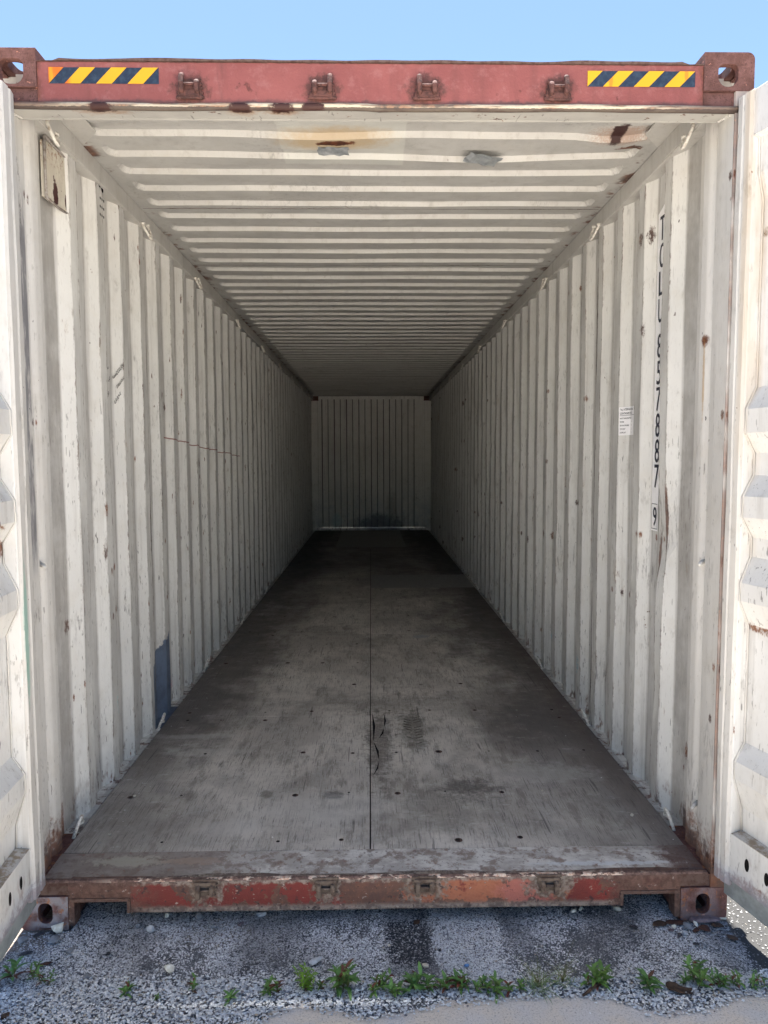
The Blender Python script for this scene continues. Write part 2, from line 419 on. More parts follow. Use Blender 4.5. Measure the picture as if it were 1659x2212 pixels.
# plywood
n = NT('worn_plywood_floor')
g = n.noise(n.vec(240, 9, 1), 1, 4, .7); g2 = n.noise(n.vec(90, 5, 1, (4, 4, 0)), 1, 4, .7)
a = n.noise(n.P, 2.0, 5, .62, .4); b = n.noise(n.P, 7, 5, .7); f = n.noise(n.P, 60, 4, .7)
c = n.mix(n.rng(a, .38, .62), (.64, .595, .53), (.45, .415, .37))
c = n.mix(n.mul(n.rng(b, .5, .72), .6), c, (.55, .53, .49))
c = n.mix(n.mul(n.rng(g, .54, .66), n.rng(b, .35, .6, .45, .9)), c, (.12, .105, .095))
c = n.mix(n.mul(n.rng(g2, .60, .70), .6), c, (.13, .115, .10))
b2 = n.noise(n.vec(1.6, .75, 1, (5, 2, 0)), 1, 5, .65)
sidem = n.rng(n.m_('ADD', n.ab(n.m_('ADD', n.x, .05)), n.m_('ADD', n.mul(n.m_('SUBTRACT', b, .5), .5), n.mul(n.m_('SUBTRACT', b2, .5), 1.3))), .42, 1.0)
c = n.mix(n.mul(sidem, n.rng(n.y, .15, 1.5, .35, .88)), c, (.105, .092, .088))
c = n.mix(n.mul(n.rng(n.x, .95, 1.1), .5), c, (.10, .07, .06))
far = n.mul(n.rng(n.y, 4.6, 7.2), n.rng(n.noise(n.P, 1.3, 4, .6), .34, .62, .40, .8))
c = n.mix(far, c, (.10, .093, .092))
for cx, cy, rx, ry, col_, am in ((.205, 1.36, .065, .26, (.055, .045, .025), .6), (.40, .66, .12, .085, (.07, .065, .07), .8), (-.18, .61, .035, .035, (.04, .037, .035), .85),
                                 (.10, 1.75, .30, .16, (.09, .07, .055), .35), (.30, .52, .22, .2, (.10, .085, .06), .35), (-.80, .62, .03, .05, (.07, .06, .04), .5),
                                 (-.47, .62, .03, .03, (.08, .07, .04), .6), (.03, 1.15, .06, .42, (.05, .035, .03), .7)):
    c = n.mix(n.mul(n.blob(cx, cy, 0, rx, ry, None, n.noise(n.P, 16, 5, .75), .9, .55), n.mul(n.rng(f, .3, .6, .6, 1.0), am)), c, col_)
d1 = n.noise(n.vec(14, 3.5, 1, (3, 3, 0)), 1, 5, .8)
c = n.mix(n.mul(n.rng(d1, .50, .66), .55), c, (.17, .145, .12))
c = n.mix(n.mul(n.rng(n.noise(n.P, 3.6, 5, .7), .50, .66), .40), c, (.20, .175, .15))
c = n.mix(n.mul(n.rng(n.noise(n.vec(9, 26, 1, (8, 1, 0)), 1, 5, .8), .58, .70), .35), c, (.70, .68, .64))
c = n.mix(n.mul(n.rng(n.noise(n.P, 33, 4, .8), .60, .70), .45), c, (.13, .11, .10))
# pale scuffs
for cx, cy, rx, ry in ((-.55, .36, .12, .06), (-.82, 1.08, .20, .05), (-.92, 1.28, .22, .03), (-.2, .5, .3, .12), (.75, .8, .22, .10)):
    c = n.mix(n.mul(n.blob(cx, cy, 0, rx, ry, None, n.noise(n.P, 14, 5, .75), .7, .5), .35), c, (.60, .58, .54))
# curved drag marks and fork scrapes
sc1 = n.noise(n.vec(50, 2.2, 1, (2, 1, 0)), 1, 2, .5)
c = n.mix(n.mul(n.rng(sc1, .70, .72), .55), c, (.045, .04, .036))
sc2 = n.noise(n.vec(4, 60, 1, (7, 3, 0)), 1, 3, .6, .6)
c = n.mix(n.mul(n.rng(sc2, .68, .71), .25), c, (.34, .33, .3))
c = n.mix(n.rng(n.voro(n.P, 9), .035, .015, 0, .6), c, (.04, .035, .03))
n.bump(n.m_('ADD', n.mul(g, .8), n.m_('ADD', n.mul(f, .4), b)), .55, .006)
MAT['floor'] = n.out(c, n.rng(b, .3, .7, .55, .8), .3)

n = NT('patch_board')
g = n.noise(n.vec(200, 7, 1), 1, 4, .7)
n.bump(g, .3, .004)
MAT['floor_pale'] = n.out(n.mix(n.rng(g, .4, .65), (.34, .33, .32), (.25, .24, .23)), .7, .3)

n = NT('worn_threshold_steel')
f = n.noise(n.P, 60, 4, .7); a = n.noise(n.vec(7, 14, 1), 1, 5, .7); b = n.noise(n.P, 17, 4, .7)
c = n.mix(n.rng(a, .38, .6), (.64, .61, .56), (.42, .385, .35))
c = n.mix(n.mul(n.rng(b, .48, .62), .8), c, (.22, .16, .13))
c = n.mix(n.mul(n.rng(f, .56, .66), .7), c, (.16, .13, .115))
c = n.mix(n.mul(n.rng(n.m_('ADD', n.x, n.mul(n.m_('SUBTRACT', b, .5), .9)), -.35, -.75), .75), c, (.17, .13, .11))
c = n.mix(n.mul(n.rng(n.m_('ADD', n.x, n.mul(n.m_('SUBTRACT', b, .5), .2)), .98, 1.08), .85), c, (.10, .05, .04))
fr = n.noise(n.P, 34, 5, .8)
c = n.mix(n.mul(n.blob(-.88, .125, 0, .13, .028, None, fr, .9, .35), .75), c, (.40, .37, .30))
c = n.mix(n.mul(n.blob(-.66, .12, 0, .10, .02, None, fr, .9, .35), .65), c, (.36, .26, .20))
c = n.mix(n.mul(n.blob(.80, .075, 0, .22, .012, None, fr, .8, .3), .8), c, (.60, .61, .61))
c = n.mix(n.mul(n.rng(fr, .60, .66), .6), c, (.26, .12, .075))
n.bump(f, .4, .003)
MAT['threshold'] = n.out(c, .6, .35)
n = NT('sill_edge_steel')
f = n.noise(n.P, 70, 4, .7); a = n.noise(n.vec(11, 11, 40), 1, 5, .7)
c = n.mix(n.rng(f, .4, .6), (.10, .06, .05), (.19, .12, .10))
c = n.mix(n.mul(n.rng(a, .48, .53), n.rng(n.ab(n.x), 1.0, .8)), c, n.mix(n.rng(f, .4, .6), (.70, .60, .50), (.55, .34, .25)))
MAT['sill_edge'] = n.out(c, .65, .3)

MAT['dark'] = simple('black_grime', (.018, .016, .015), (.03, .026, .022), 40, .9, .2)
MAT['cavity'] = simple('dark_underframe', (.03, .025, .022), (.05, .035, .03), 8, .9, .2)
MAT['outer'] = simple('faded_red_outer_paint', (.30, .075, .06), (.22, .06, .05), 3, .6, .3)
n = NT('sticker_yellow')
st = n.noise(n.vec(30, 1, 3), 1, 3)
c = n.mix(n.mul(n.band(n.x, -1.2, -.955, .01), n.rng(st, .30, .50)), (.70, .36, .014), (.62, .14, .01))
c = n.mix(n.mul(n.mx(n.blob(.758, 0, 2.81, .007, .1, .03, st, .2, .4), n.blob(1.0, 0, 2.825, .006, .1, .018, st, .2, .4)), .8), c, (.6, .2, .02))
MAT['yellow'] = n.out(c, .45, .4)
n = NT('sticker_navy')
f = n.noise(n.P, 60, 3, .7); w = n.noise(n.vec(80, 1, 60), 1, 3, .6)
c = n.mix(n.rng(f, .4, .7), (.016, .028, .052), (.035, .055, .085))
c = n.mix(n.mul(n.rng(w, .70, .72), n.rng(n.noise(n.P, 14, 2), .5, .6)), c, (.7, .7, .7))
MAT['navy'] = n.out(c, .5, .4)
MAT['sticker_white'] = simple('white_sticker_vinyl', (.93, .93, .93), (.86, .86, .87), 8, .4, .4, .05)
MAT['ink'] = simple('dark_navy_ink', (.015, .018, .035), (.022, .025, .04), 8, .5, .3, .02)
MAT['marker'] = simple('black_marker', (.02, .02, .022), (.03, .03, .03), 8, .6, .3, .02)
MAT['tape'] = simple('grey_duct_tape', (.30, .32, .33), (.20, .22, .23), 30, .45, .5, .8)
MAT['sealant'] = simple('grey_brown_sealant', (.19, .175, .165), (.10, .075, .06), 40, .8, .2, .8, lo=.5, hi=.65)
MAT['hole'] = simple('dark_hole', (.008, .008, .008), (.012, .01, .01), 8, .9, .1, 0)
n = NT('vent_cover_paint')
f = n.noise(n.P, 60, 4, .7); a = n.noise(n.vec(14, 14, 7), 1, 4, .65)
c = n.mix(n.rng(a, .4, .6), (.62, .59, .50), (.54, .50, .42))
c = n.mix(n.blob(-1.178, .41, 2.60, .05, .020, .06, n.noise(n.P, 28, 4, .7), .45, .12), c, (.06, .02, .018))
c = n.mix(n.blob(-1.178, .50, 2.60, .05, .010, .025, n.noise(n.P, 38, 4, .7), .45, .12), c, (.06, .02, .018))
c = n.mix(n.mul(n.rng(n.z, 2.66, 2.75), n.mul(n.rng(f, .5, .62), .8)), c, (.25, .11, .05))
c = n.mix(n.mul(n.blob(-1.178, .36, 2.545, .05, .03, .02, f, .4, .2), .9), c, rust_col(n))
c = n.mix(n.mul(n.rng(f, .64, .68), .9), c, (.10, .04, .03))
MAT['vent'] = n.out(c, .55, .3)
n = NT('lashing_ring_paint')
f = n.noise(n.P, 80, 3, .6)
c = n.mix(n.rng(f, .45, .7), (.74, .72, .66), (.42, .36, .29))
MAT['ring'] = n.out(c, .5, .4)

# ground materials
n = NT('dark_asphalt')
v1 = n.voro(n.P, 330); v2 = n.voro(n.P, 160, out='Color'); f = n.noise(n.P, 300, 3, .7); a = n.noise(n.P, 6, 5, .65)
r = n.sep(v2)[0]
w_ = n.noise(n.P, 11, 3)
xx = n.m_('ADD', n.x, n.mul(n.m_('SUBTRACT', w_, .5), .12)); yy = n.m_('ADD', n.y, n.mul(n.m_('SUBTRACT', w_, .5), -.1))
bare = n.mul(n.band(xx, .02, .175, .02), n.band(yy, -.19, .04, .02))
dusty_shade = n.mul(n.rng(n.ab(n.x), 1.225, 1.17), n.mul(n.rng(n.y, 2.5, .6), n.rng(n.y, -1.2, -.5)))  # pale fines; ground past the shaded strip painted darker to tame sunlight
c = n.mix(dusty_shade, (.045, .044, .043), n.mix(n.rng(a, .4, .62), (.085, .088, .098), (.17, .17, .18)))
c = n.mix(bare, c, (.035, .038, .046))
rt = n.mul(n.band(n.x, .44, .92, .05), n.rng(a, .35, .55, .5, 1))
c = n.mix(n.mul(n.mul(rt, dusty_shade), .75), c, (.10, .105, .115))
c = n.mix(n.mul(bare, 1.0), c, (.035, .038, .046))
slab = n.mul(n.rng(xx, -1.085, -1.10), n.mul(n.rng(yy, -.11, -.09), n.rng(yy, .3, .2)))
c = n.mix(slab, c, (.20, .165, .14))
c = n.mix(n.mul(dusty_shade, n.mul(n.rng(r, .55, .8), n.rng(v1, .5, .25))), c, (.45, .45, .46))
c = n.mix(n.mul(n.rng(f, .58, .66), n.mul(n.rng(bare, 0, 1, .8, .2), n.rng(dusty_shade, 0, 1, .03, 1))), c, (.72, .72, .72))
c = n.mix(n.mul(n.blob(-.55, -.02, 0, .13, .07, None, a, .5, .5), .35), c, (.22, .15, .08))
n.bump(n.m_('ADD', n.inv(v1), f), .8, .003)
MAT['asphalt'] = n.out(c, .85, .25)
n = NT('tan_concrete')
f = n.noise(n.P, 170, 4, .85); a = n.noise(n.P, 4.5, 5, .65); b = n.noise(n.P, 45, 5, .8)
c = n.mix(n.rng(a, .35, .65), (.70, .60, .49), (.62, .58, .55))
c = n.mix(n.mul(n.rng(b, .5, .66), .4), c, (.56, .50, .44))
c = n.mix(n.mul(n.rng(f, .54, .62), .85), c, (.26, .23, .20))
c = n.mix(n.mul(n.rng(f, .44, .36), .7), c, (.75, .72, .67))
n.bump(f, .5, .002)
MAT['concrete'] = n.out(c, .85, .25)
def attr_mat(name, rough=.8, bump=200):
    n = NT(name)
    at = n.t.nodes.new('ShaderNodeAttribute'); at.attribute_name = 'tone'
    f = n.noise(n.P, bump, 3, .6)
    c = n.mix(n.mul(n.rng(f, .45, .7), .35), at.outputs['Color'], (.12, .12, .12))
    return n.out(c, rough, .3)
MAT['gravel'] = attr_mat('limestone_gravel')
def leaf_mat(name, a, b):
    n = NT(name)
    oi = n.t.nodes.new('ShaderNodeObjectInfo')
    f = n.noise(n.P, 45, 3, .6)
    c = n.mix(n.rng(f, .35, .7), a, b)
    c = n.mix(n.mul(oi.outputs['Random'], .3), c, (a[0]*1.5, a[1]*1.1, a[2]*.6))
    n.b.inputs['Transmission Weight'].default_value = 0
    return n.out(c, .5, .35)
MAT['leaf'] = leaf_mat('weed_leaf', (.11, .23, .06), (.07, .155, .045))
MAT['leaf2'] = leaf_mat('yellow_green_leaf', (.19, .35, .04), (.13, .26, .035))
MAT['leaf3'] = leaf_mat('dusty_grass', (.26, .33, .17), (.18, .25, .12))
MAT['leaf_red'] = leaf_mat('reddish_leaf', (.14, .04, .03), (.09, .05, .03))
MAT['stem'] = leaf_mat('weed_stem', (.10, .12, .04), (.12, .06, .04))
ROCK = {}
for k, (a, b) in dict(white=((.80, .78, .70), (.62, .57, .46)), grey=((.24, .245, .26), (.15, .15, .155)), pale=((.55, .56, .58), (.40, .41, .43)),
                      dark=((.075, .07, .075), (.04, .038, .04)), blue=((.20, .36, .62), (.12, .24, .45)), rust=((.085, .042, .030), (.05, .026, .022)),
                      purple=((.20, .15, .16), (.12, .09, .095)), bark=((.075, .045, .030), (.035, .024, .02)), cream=((.60, .56, .46), (.48, .44, .36)),
                      paper=((.42, .42, .42), (.36, .36, .36))).items():
    ROCK[k] = simple('stone_'+k, a, b, 55, .85, .25, .6)

# ------------------------------------------------------------------ mesh tools
class MB:
    def __init__(s): s.v = []; s.f = []; s.mi = []
    def face(s, pts, mi=0):
        b = len(s.v); s.v += [tuple(p) for p in pts]; s.f.append(tuple(range(b, b+len(pts)))); s.mi.append(mi)
    def box(s, x0, x1, y0, y1, z0, z1, mi=0):
        b = len(s.v)
        s.v += [(x0, y0, z0), (x1, y0, z0), (x1, y1, z0), (x0, y1, z0), (x0, y0, z1), (x1, y0, z1), (x1, y1, z1), (x0, y1, z1)]
        for q in ((0, 3, 2, 1), (4, 5, 6, 7), (0, 1, 5, 4), (1, 2, 6, 5), (2, 3, 7, 6), (3, 0, 4, 7)):
            s.f.append(tuple(b+i for i in q)); s.mi.append(mi)
    def prism(s, poly, axis, a, b_, mi=0):
        """poly: 2D outline in the two other axes (order xyz without axis)"""
        def P(p, t):
            if axis == 'x': return (t, p[0], p[1])
            if axis == 'y': return (p[0], t, p[1])
            return (p[0], p[1], t)
        b = len(s.v); n = len(poly)
        s.v += [P(p, a) for p in poly] + [P(p, b_) for p in poly]
        s.f.append(tuple(b+i for i in range(n))); s.mi.append(mi)
        s.f.append(tuple(b+n+i for i in reversed(range(n)))); s.mi.append(mi)
        for i in range(n):
            j = (i+1) % n
            s.f.append((b+i, b+n+i, b+n+j, b+j)); s.mi.append(mi)
    def tube(s, path, r, seg=8, mi=0, cap=True):
        path = [Vector(p) for p in path]; rs = r if isinstance(r, (list, tuple)) else [r]*len(path)
        b = len(s.v); up = Vector((.13, .27, 1)).normalized()
        for i, p in enumerate(path):
            t = (path[min(i+1, len(path)-1)] - path[max(i-1, 0)]).normalized()
            a = t.cross(up)
            if a.length < .05: a = t.cross(Vector((1, 0, 0)))
            a.normalize(); c = t.cross(a)
            for k in range(seg):
                w = 2*pi*k/seg
                s.v.append(tuple(p + a*cos(w)*rs[i] + c*sin(w)*rs[i]))
        for i in range(len(path)-1):
            for k in range(seg):
                k2 = (k+1) % seg
                s.f.append((b+i*seg+k, b+i*seg+k2, b+(i+1)*seg+k2, b+(i+1)*seg+k)); s.mi.append(mi)
        if cap:
            s.f.append(tuple(b+k for k in reversed(range(seg)))); s.mi.append(mi)
            e = b+(len(path)-1)*seg
            s.f.append(tuple(e+k for k in range(seg))); s.mi.append(mi)
    def grid(s, rows, mi=0):
        b = len(s.v); nr, nc = len(rows), len(rows[0])
        for r in rows: s.v += [tuple(p) for p in r]
        for i in range(nr-1):
            for j in range(nc-1):
                s.f.append((b+i*nc+j, b+i*nc+j+1, b+(i+1)*nc+j+1, b+(i+1)*nc+j)); s.mi.append(mi)
    def blob(s, c, r, seed=0, mi=0, sub=1):
        bm = bmesh.new(); bmesh.ops.create_icosphere(bm, subdivisions=sub, radius=1)
        rd = random.Random(seed); b = len(s.v)
        for v in bm.verts:
            k = 1+rd.uniform(-.25, .25)
            s.v.append((c[0]+v.co.x*r[0]*k, c[1]+v.co.y*r[1]*k, c[2]+v.co.z*r[2]*k))
        for f in bm.faces: s.f.append(tuple(b+v.index for v in f.verts)); s.mi.append(mi)
        bm.free()
    def mesh(s, name, mats, fix=True):
        me = bpy.data.meshes.new(name)
        me.from_pydata(s.v, [], s.f)
        for m in mats: me.materials.append(m)
        me.polygons.foreach_set('material_index', s.mi)
        if fix:
            bm = bmesh.new(); bm.from_mesh(me); bmesh.ops.recalc_face_normals(bm, faces=bm.faces); bm.to_mesh(me); bm.free()
        me.update()
        return me
    def build(s, name, mats, parent=None, bevel=0, smooth=False, solid=0, fix=True):
        if not isinstance(mats, (list, tuple)): mats = [mats]
        o = bpy.data.objects.new(name, s.mesh(name, mats, fix)); COL.objects.link(o)
        if parent: o.parent = parent
        if solid:
            m = o.modifiers.new('thickness', 'SOLIDIFY'); m.thickness = solid; m.offset = -1
            if len(mats) > 1: m.material_offset = 1
        if bevel:
            m = o.modifiers.new('edges', 'BEVEL'); m.width = bevel; m.segments = 2; m.limit_method = 'ANGLE'; m.angle_limit = radians(35)
        if smooth: smoothen(o)
        return o
def smoothen(o):
    o.data.polygons.foreach_set('use_smooth', [True]*len(o.data.polygons)); o.data.update()
def tag(o, label=None, cat=None, group=None, kind=None):
    if label: o['label'] = label
    if cat: o['category'] = cat
    if group: o['group'] = group
    if kind: o['kind'] = kind
    return o
def empty(name, loc=(0, 0, 0), rz=0):
    o = bpy.data.objects.new(name, None); COL.objects.link(o); o.location = loc; o.rotation_euler = (0, 0, rz)
    o.empty_display_size = .2
    return o
def part_copy(o, loc, parent):
    c = o.copy(); COL.objects.link(c); c.parent = parent; c.location = loc
    for ch in o.children:
        d = ch.copy(); COL.objects.link(d); d.parent = c
    return c
def rnd_outline(cx, cz, w, h, r, seg=6, corners=(1, 1, 1, 1)):
    """rounded rectangle; corners: bottom-left, bottom-right, top-right, top-left radius factors"""
    pts = []
    for (sx, sz, a0, k) in ((-1, -1, pi, corners[0]), (1, -1, 1.5*pi, corners[1]), (1, 1, 0, corners[2]), (-1, 1, .5*pi, corners[3])):
        q = r*k
        if q < 1e-5: pts.append((cx+sx*w/2, cz+sz*h/2)); continue
        for i in range(seg+1):
            a = a0 + .5*pi*i/seg
            pts.append((cx+sx*(w/2-q)+q*cos(a), cz+sz*(h/2-q)+q*sin(a)))
    return pts

# ------------------------------------------------------------------ ground
def plane(name, x0, x1, y0, y1, z, mat, **k):
    b = MB(); b.face([(x0, y0, z), (x1, y0, z), (x1, y1, z), (x0, y1, z)])
    o = b.build(name, mat, fix=False); tag(o, **k); return o
plane('ground', -400, 400, -400, 400, -.005, MAT['asphalt'], kind='structure', label='dark asphalt yard under loose pale gravel')
EDGE = [(-14, -.46), (-1.3, -.45), (-.9, -.44), (-.551, -.43), (-.34, -.423), (-.306, -.378), (-.242, -.349), (-.158, -.373), (-.023, -.41), (.085, -.396), (.183, -.354), (.393, -.34),
        (.603, -.336), (.732, -.366), (.786, -.403), (.921, -.406), (1.014, -.382), (1.083, -.356), (1.169, -.349), (1.4, -.36), (2.0, -.38), (14, -.38)]
EX = np.array([p[0] for p in EDGE]); EY = np.array([p[1] for p in EDGE])
b = MB()
xs_ = np.concatenate([[-60, -14], np.linspace(-1.6, 1.6, 120), [14, 60]])
ys_ = np.interp(xs_, EX, EY)+.006+.004*np.sin(xs_*31)+.003*np.sin(xs_*77)
b.grid([[(x, -60, 0) for x in xs_], [(x, y, 0) for x, y in zip(xs_, ys_)], [(x, y+.006, -.0048) for x, y in zip(xs_, ys_)]])
tag(b.build('concrete_pavement', MAT['concrete'], fix=False), kind='structure', label='sandy tan concrete slab in front of the gravel strip')

# ------------------------------------------------------------------ the container
W2, YF, L = 1.219, 0.0, 12.192
box = empty('shipping_container', (0, 0, 0))
tag(box, 'empty forty foot shipping container with both doors swung open', 'shipping container')
FZ, CZ = .170, 2.868            # floor top, ceiling

def casting_mesh(name, sx, top, w=.162, h=.118, d=.178):
    """one hollow corner casting, outer corner at x = sx*1.219; holes in front, side and top/bottom"""
    z0 = 2.778 if top else 0.0
    xo, xi = sx*W2, sx*(W2-w)
    x0, x1 = min(xo, xi), max(xo, xi)
    cs = (0, 0, 1 if sx > 0 else 0, 0 if sx > 0 else 1) if top else (1 if sx < 0 else 0, 1 if sx > 0 else 0, 0, 0)
    A = MB(); A.prism(rnd_outline((x0+x1)/2, z0+h/2, w, h, .022, 5, cs), 'y', 0, d)
    def tmp(mb):
        me = mb.mesh('tmp', [MAT['casting']]); o = bpy.data.objects.new('tmp', me); COL.objects.link(o); return o
    a = tmp(A)
    cut = []
    t = .022
    C = MB(); C.box(x0+t, x1-t, t, d-t, z0+(t if top else .03), z0+h-(.03 if top else t)); cut.append(tmp(C))
    cxh = xo - sx*.0845
    hw, hh = ((.074, .076) if sx < 0 else (.064, .070)) if top else (.050, .074)
    C = MB(); C.prism(rnd_outline(cxh, z0+(.047 if top else .060), hw, hh, .031 if top else .0245, 6, (1, 1, .6, .6) if top else (1, 1, 1, 1)), 'y', -.05, t+.02); cut.append(tmp(C))
    C = MB(); C.prism(rnd_outline(.089, z0+.057, .075, .054, .026), 'x', xo-.06, xo+.06); cut.append(tmp(C))
    C = MB(); C.prism(rnd_outline((x0+x1)/2, .089, .064, .118, .030), 'z', z0+(h-.05 if top else -.05), z0+(h+.05 if top else .05)); cut.append(tmp(C))
    for c in cut:
        m = a.modifiers.new('cut', 'BOOLEAN'); m.operation = 'DIFFERENCE'; m.solver = 'EXACT'; m.object = c
    dg = bpy.context.evaluated_depsgraph_get()
    me = bpy.data.meshes.new_from_object(a.evaluated_get(dg)); me.name = name
    for o in cut+[a]: bpy.data.objects.remove(o)
    return me
for sx in (-1, 1):
    for top in (0, 1):
        me = casting_mesh('corner_casting', sx, top)
        o = bpy.data.objects.new('corner_casting', me); COL.objects.link(o); o.parent = box
        m = o.modifiers.new('edges', 'BEVEL'); m.width = .0025; m.segments = 2; m.limit_method = 'ANGLE'; m.angle_limit = radians(35)
        r = o.copy(); COL.objects.link(r); r.parent = box; r.scale = (1, -1, 1); r.location = (0, L, 0)

# corner posts (front) : pressed profile, extruded between the castings
def post_profile(sx):
    p = [(W2-.002, 0.001), (1.160, 0.001), (1.160, .083), (1.1665, .086), (1.1665, .129), (1.194, .134), (1.194, .160)]
    for i in range(7):
        a = pi/2*i/6
        p.append((1.194-.024*sin(a), .160+.026*(1-cos(a))+.010*sin(a)))
    p += [(1.168, .222), (1.174, .236), (1.206, .240), (1.206, .330), (W2-.002, .330)]
    return [(sx*a, c) for a, c in p]
for sx in (-1, 1):
    b = MB(); b.prism(post_profile(sx), 'z', .118, 2.778)
    o = b.build('corner_post', MAT['post'], box, bevel=.0018)
    # J-bar lip line and small weld studs
    for z in ((1.245,) if sx < 0 else (1.24, .345)):
        b = MB(); b.tube([(sx*1.200, .175, z), (sx*1.165, .150, z-.004), (sx*1.150, .135, z-.012)], [.009, .008, .006])
        b.build('weld_stud', MAT['post'], box, smooth=True)
    # rear posts, seen as pale plates beside the end wall
    b = MB(); b.box(min(sx*1.075, sx*1.21), max(sx*1.075, sx*1.21), 12.02, 12.18, .118, 2.778)
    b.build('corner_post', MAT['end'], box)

# door header: red face, gutter strip, pale underside
b = MB(); b.box(-1.057, 1.057, 0.004, .10, 2.7305, 2.857)
b.build('door_header', MAT['red'], box, bevel=.002)
for sx in (-1, 1):
    b = MB(); b.box(min(sx*1.0575, sx*1.17), max(sx*1.0575, sx*1.17), .010, .10, 2.7305, 2.7775)
    b.build('header_end', MAT['casting'], box, bevel=.003)
N = 90; prof = []
for i in range(N+1):
    x = -1.055 + 2.11*i/N
    w = .001*sin(x*9)+.001*sin(x*31+1)
    if abs(x) > .60: w += .004*max(0, sin((abs(x)-.60)*17))
    
    if abs(x) > 1.0: w -= .010
    prof.append((x, 2.864+w))
b = MB(); b.prism([(-1.055, 2.8573)]+prof+[(1.055, 2.8573)], 'y', 0.0, .03)
b.build('header_top_flange', MAT['notch'], box)
b = MB()
for r in range(1):
    path = [(x, .004+.0015*sin(x*17), 2.7215-.0015*sin(x*7)-(.003*math.exp(-((x-.03)/.02)**2))) for x in np.linspace(-1.168, 1.168, 60)]
    b.tube(path, [.0115]*60, 10)
o = b.build('rain_gutter', MAT['gutter'], box, smooth=True)
b = MB()
b.prism([(0.006, 2.7145), (.006, 2.7300), (.10, 2.7300), (.10, 2.729)], 'x', -1.168, 1.168)
o = b.build('header_underside', MAT['header_in'], box)
b = MB()
b.box(-1.168, 1.168, .1003, .112, 2.729, 2.866)
b.build('header_back_plate', MAT['header_in'], box)
for sx in (-1, 1):   # mitre welds at the upper corners of the door frame
    b = MB()
    for i in range(9):
        t = i/8
        b.blob((sx*(1.160-.006*t), .010+.085*t, 2.7135+.013*t), (.006, .006, .005), seed=i, sub=1)
    b.build('mitre_weld', MAT['post'], box, smooth=True)

# hazard stickers
def sticker(x0, x1, z0, z1):
    b = MB(); b.face([(x0, .0025, z0), (x1, .0025, z0), (x1, .0025, z1), (x0, .0025, z1)], 0)
    h = z1-z0; p = (x1-x0)/7.0; y = .0012
    # yellow bars leaning right: first a triangle, then three parallelograms
    b.face([(x0, y, z0), (x0+p*.97, y, z1), (x0, y, z1)], 1)
    for k in (1, 2, 3):
        a = x0+(2*k-1)*p*1.0; t = min(a+p*2, x1)
        b.face([(a, y, z0), (a+p, y, z0), (a+2*p*.985, y, z1), (a+p*.985, y, z1)], 1)
    o = b.build('hazard_sticker', [MAT['navy'], MAT['yellow']], box, fix=False)
    return o
o = sticker(-1.019, -.675, 2.789, 2.838); o['label'] = 'yellow and navy striped sticker with orange rust at its end'
o = sticker(.683, 1.029, 2.789, 2.837); o['label'] = 'yellow and navy striped sticker with two thin rust runs'

# cam keepers: base plate, two lugs, one with a pin
def keeper(cx, cz, tall, low):
    m = MAT['keeper_low'] if low else MAT['keeper']
    s_ = -1 if low else 1
    b = MB()
    b.prism([(cx-.040, cz-.030*s_), (cx+.040, cz-.030*s_), (cx+.030, cz+.022*s_), (cx-.030, cz+.022*s_)], 'y', -.007, .004)
    b.tube([(cx-.038, -.004, cz-.031*s_), (cx, -.006, cz-.033*s_), (cx+.038, -.004, cz-.031*s_)], .005, 6)
    b.box(cx-.030, cx+.030, -.012, -.005, cz-.030, cz-.012) if not low else b.box(cx-.036, cx+.036, -.014, -.005, cz+.016, cz+.028)
    rk = random.Random(int(cx*1000)+7)
    for i in range(13):   # lumpy weld round the base
        t = i/12
        b.blob((cx-.040+.080*t, -.003, cz-.031*s_+rk.uniform(-.003, .003)), (.006, .006, .005), seed=rk.randint(0, 99))
        if i % 3 == 0:
            for sd_ in (-1, 1): b.blob((cx+sd_*(.040-.010*t), -.002, cz+s_*(-.030+.052*t)), (.005, .006, .006), seed=rk.randint(0, 99))
    base = b.build('cam_keeper', m, box, bevel=.002)
    for side in (-1, 1):
        tl = side == tall
        b = MB(); x = cx+side*.024
        if low: b.prism([(-.030, cz+.016), (-.004, cz+.022), (-.004, cz-.022-(.012 if tl else 0)), (-.024, cz-.018-(.012 if tl else 0)), (-.030, cz-.004)], 'x', x-.008, x+.008)
        else: b.prism([(-.004, cz-.026), (-.026, cz-.020), (-.030, cz+.004), (-.022, cz+.016+(.018 if tl else 0)), (-.004, cz+.022+(.022 if tl else 0))], 'x', x-.008, x+.008)
        b.build('lug', m, base, bevel=.006)
    b = MB(); b.tube([(cx-.02, -.018, cz+.002), (cx+.02, -.018, cz+.002)], .0045, 8); b.build('pin', m, base, smooth=True)
for cx, t in ((-.577, -1), (-.160, 1), (.170, -1), (.588, 1)): keeper(cx, 2.778, t, 0)
for cx, t in ((-.586, -1), (-.174, -1), (.165, -1), (.594, 1)): keeper(cx, .142, t, 1)

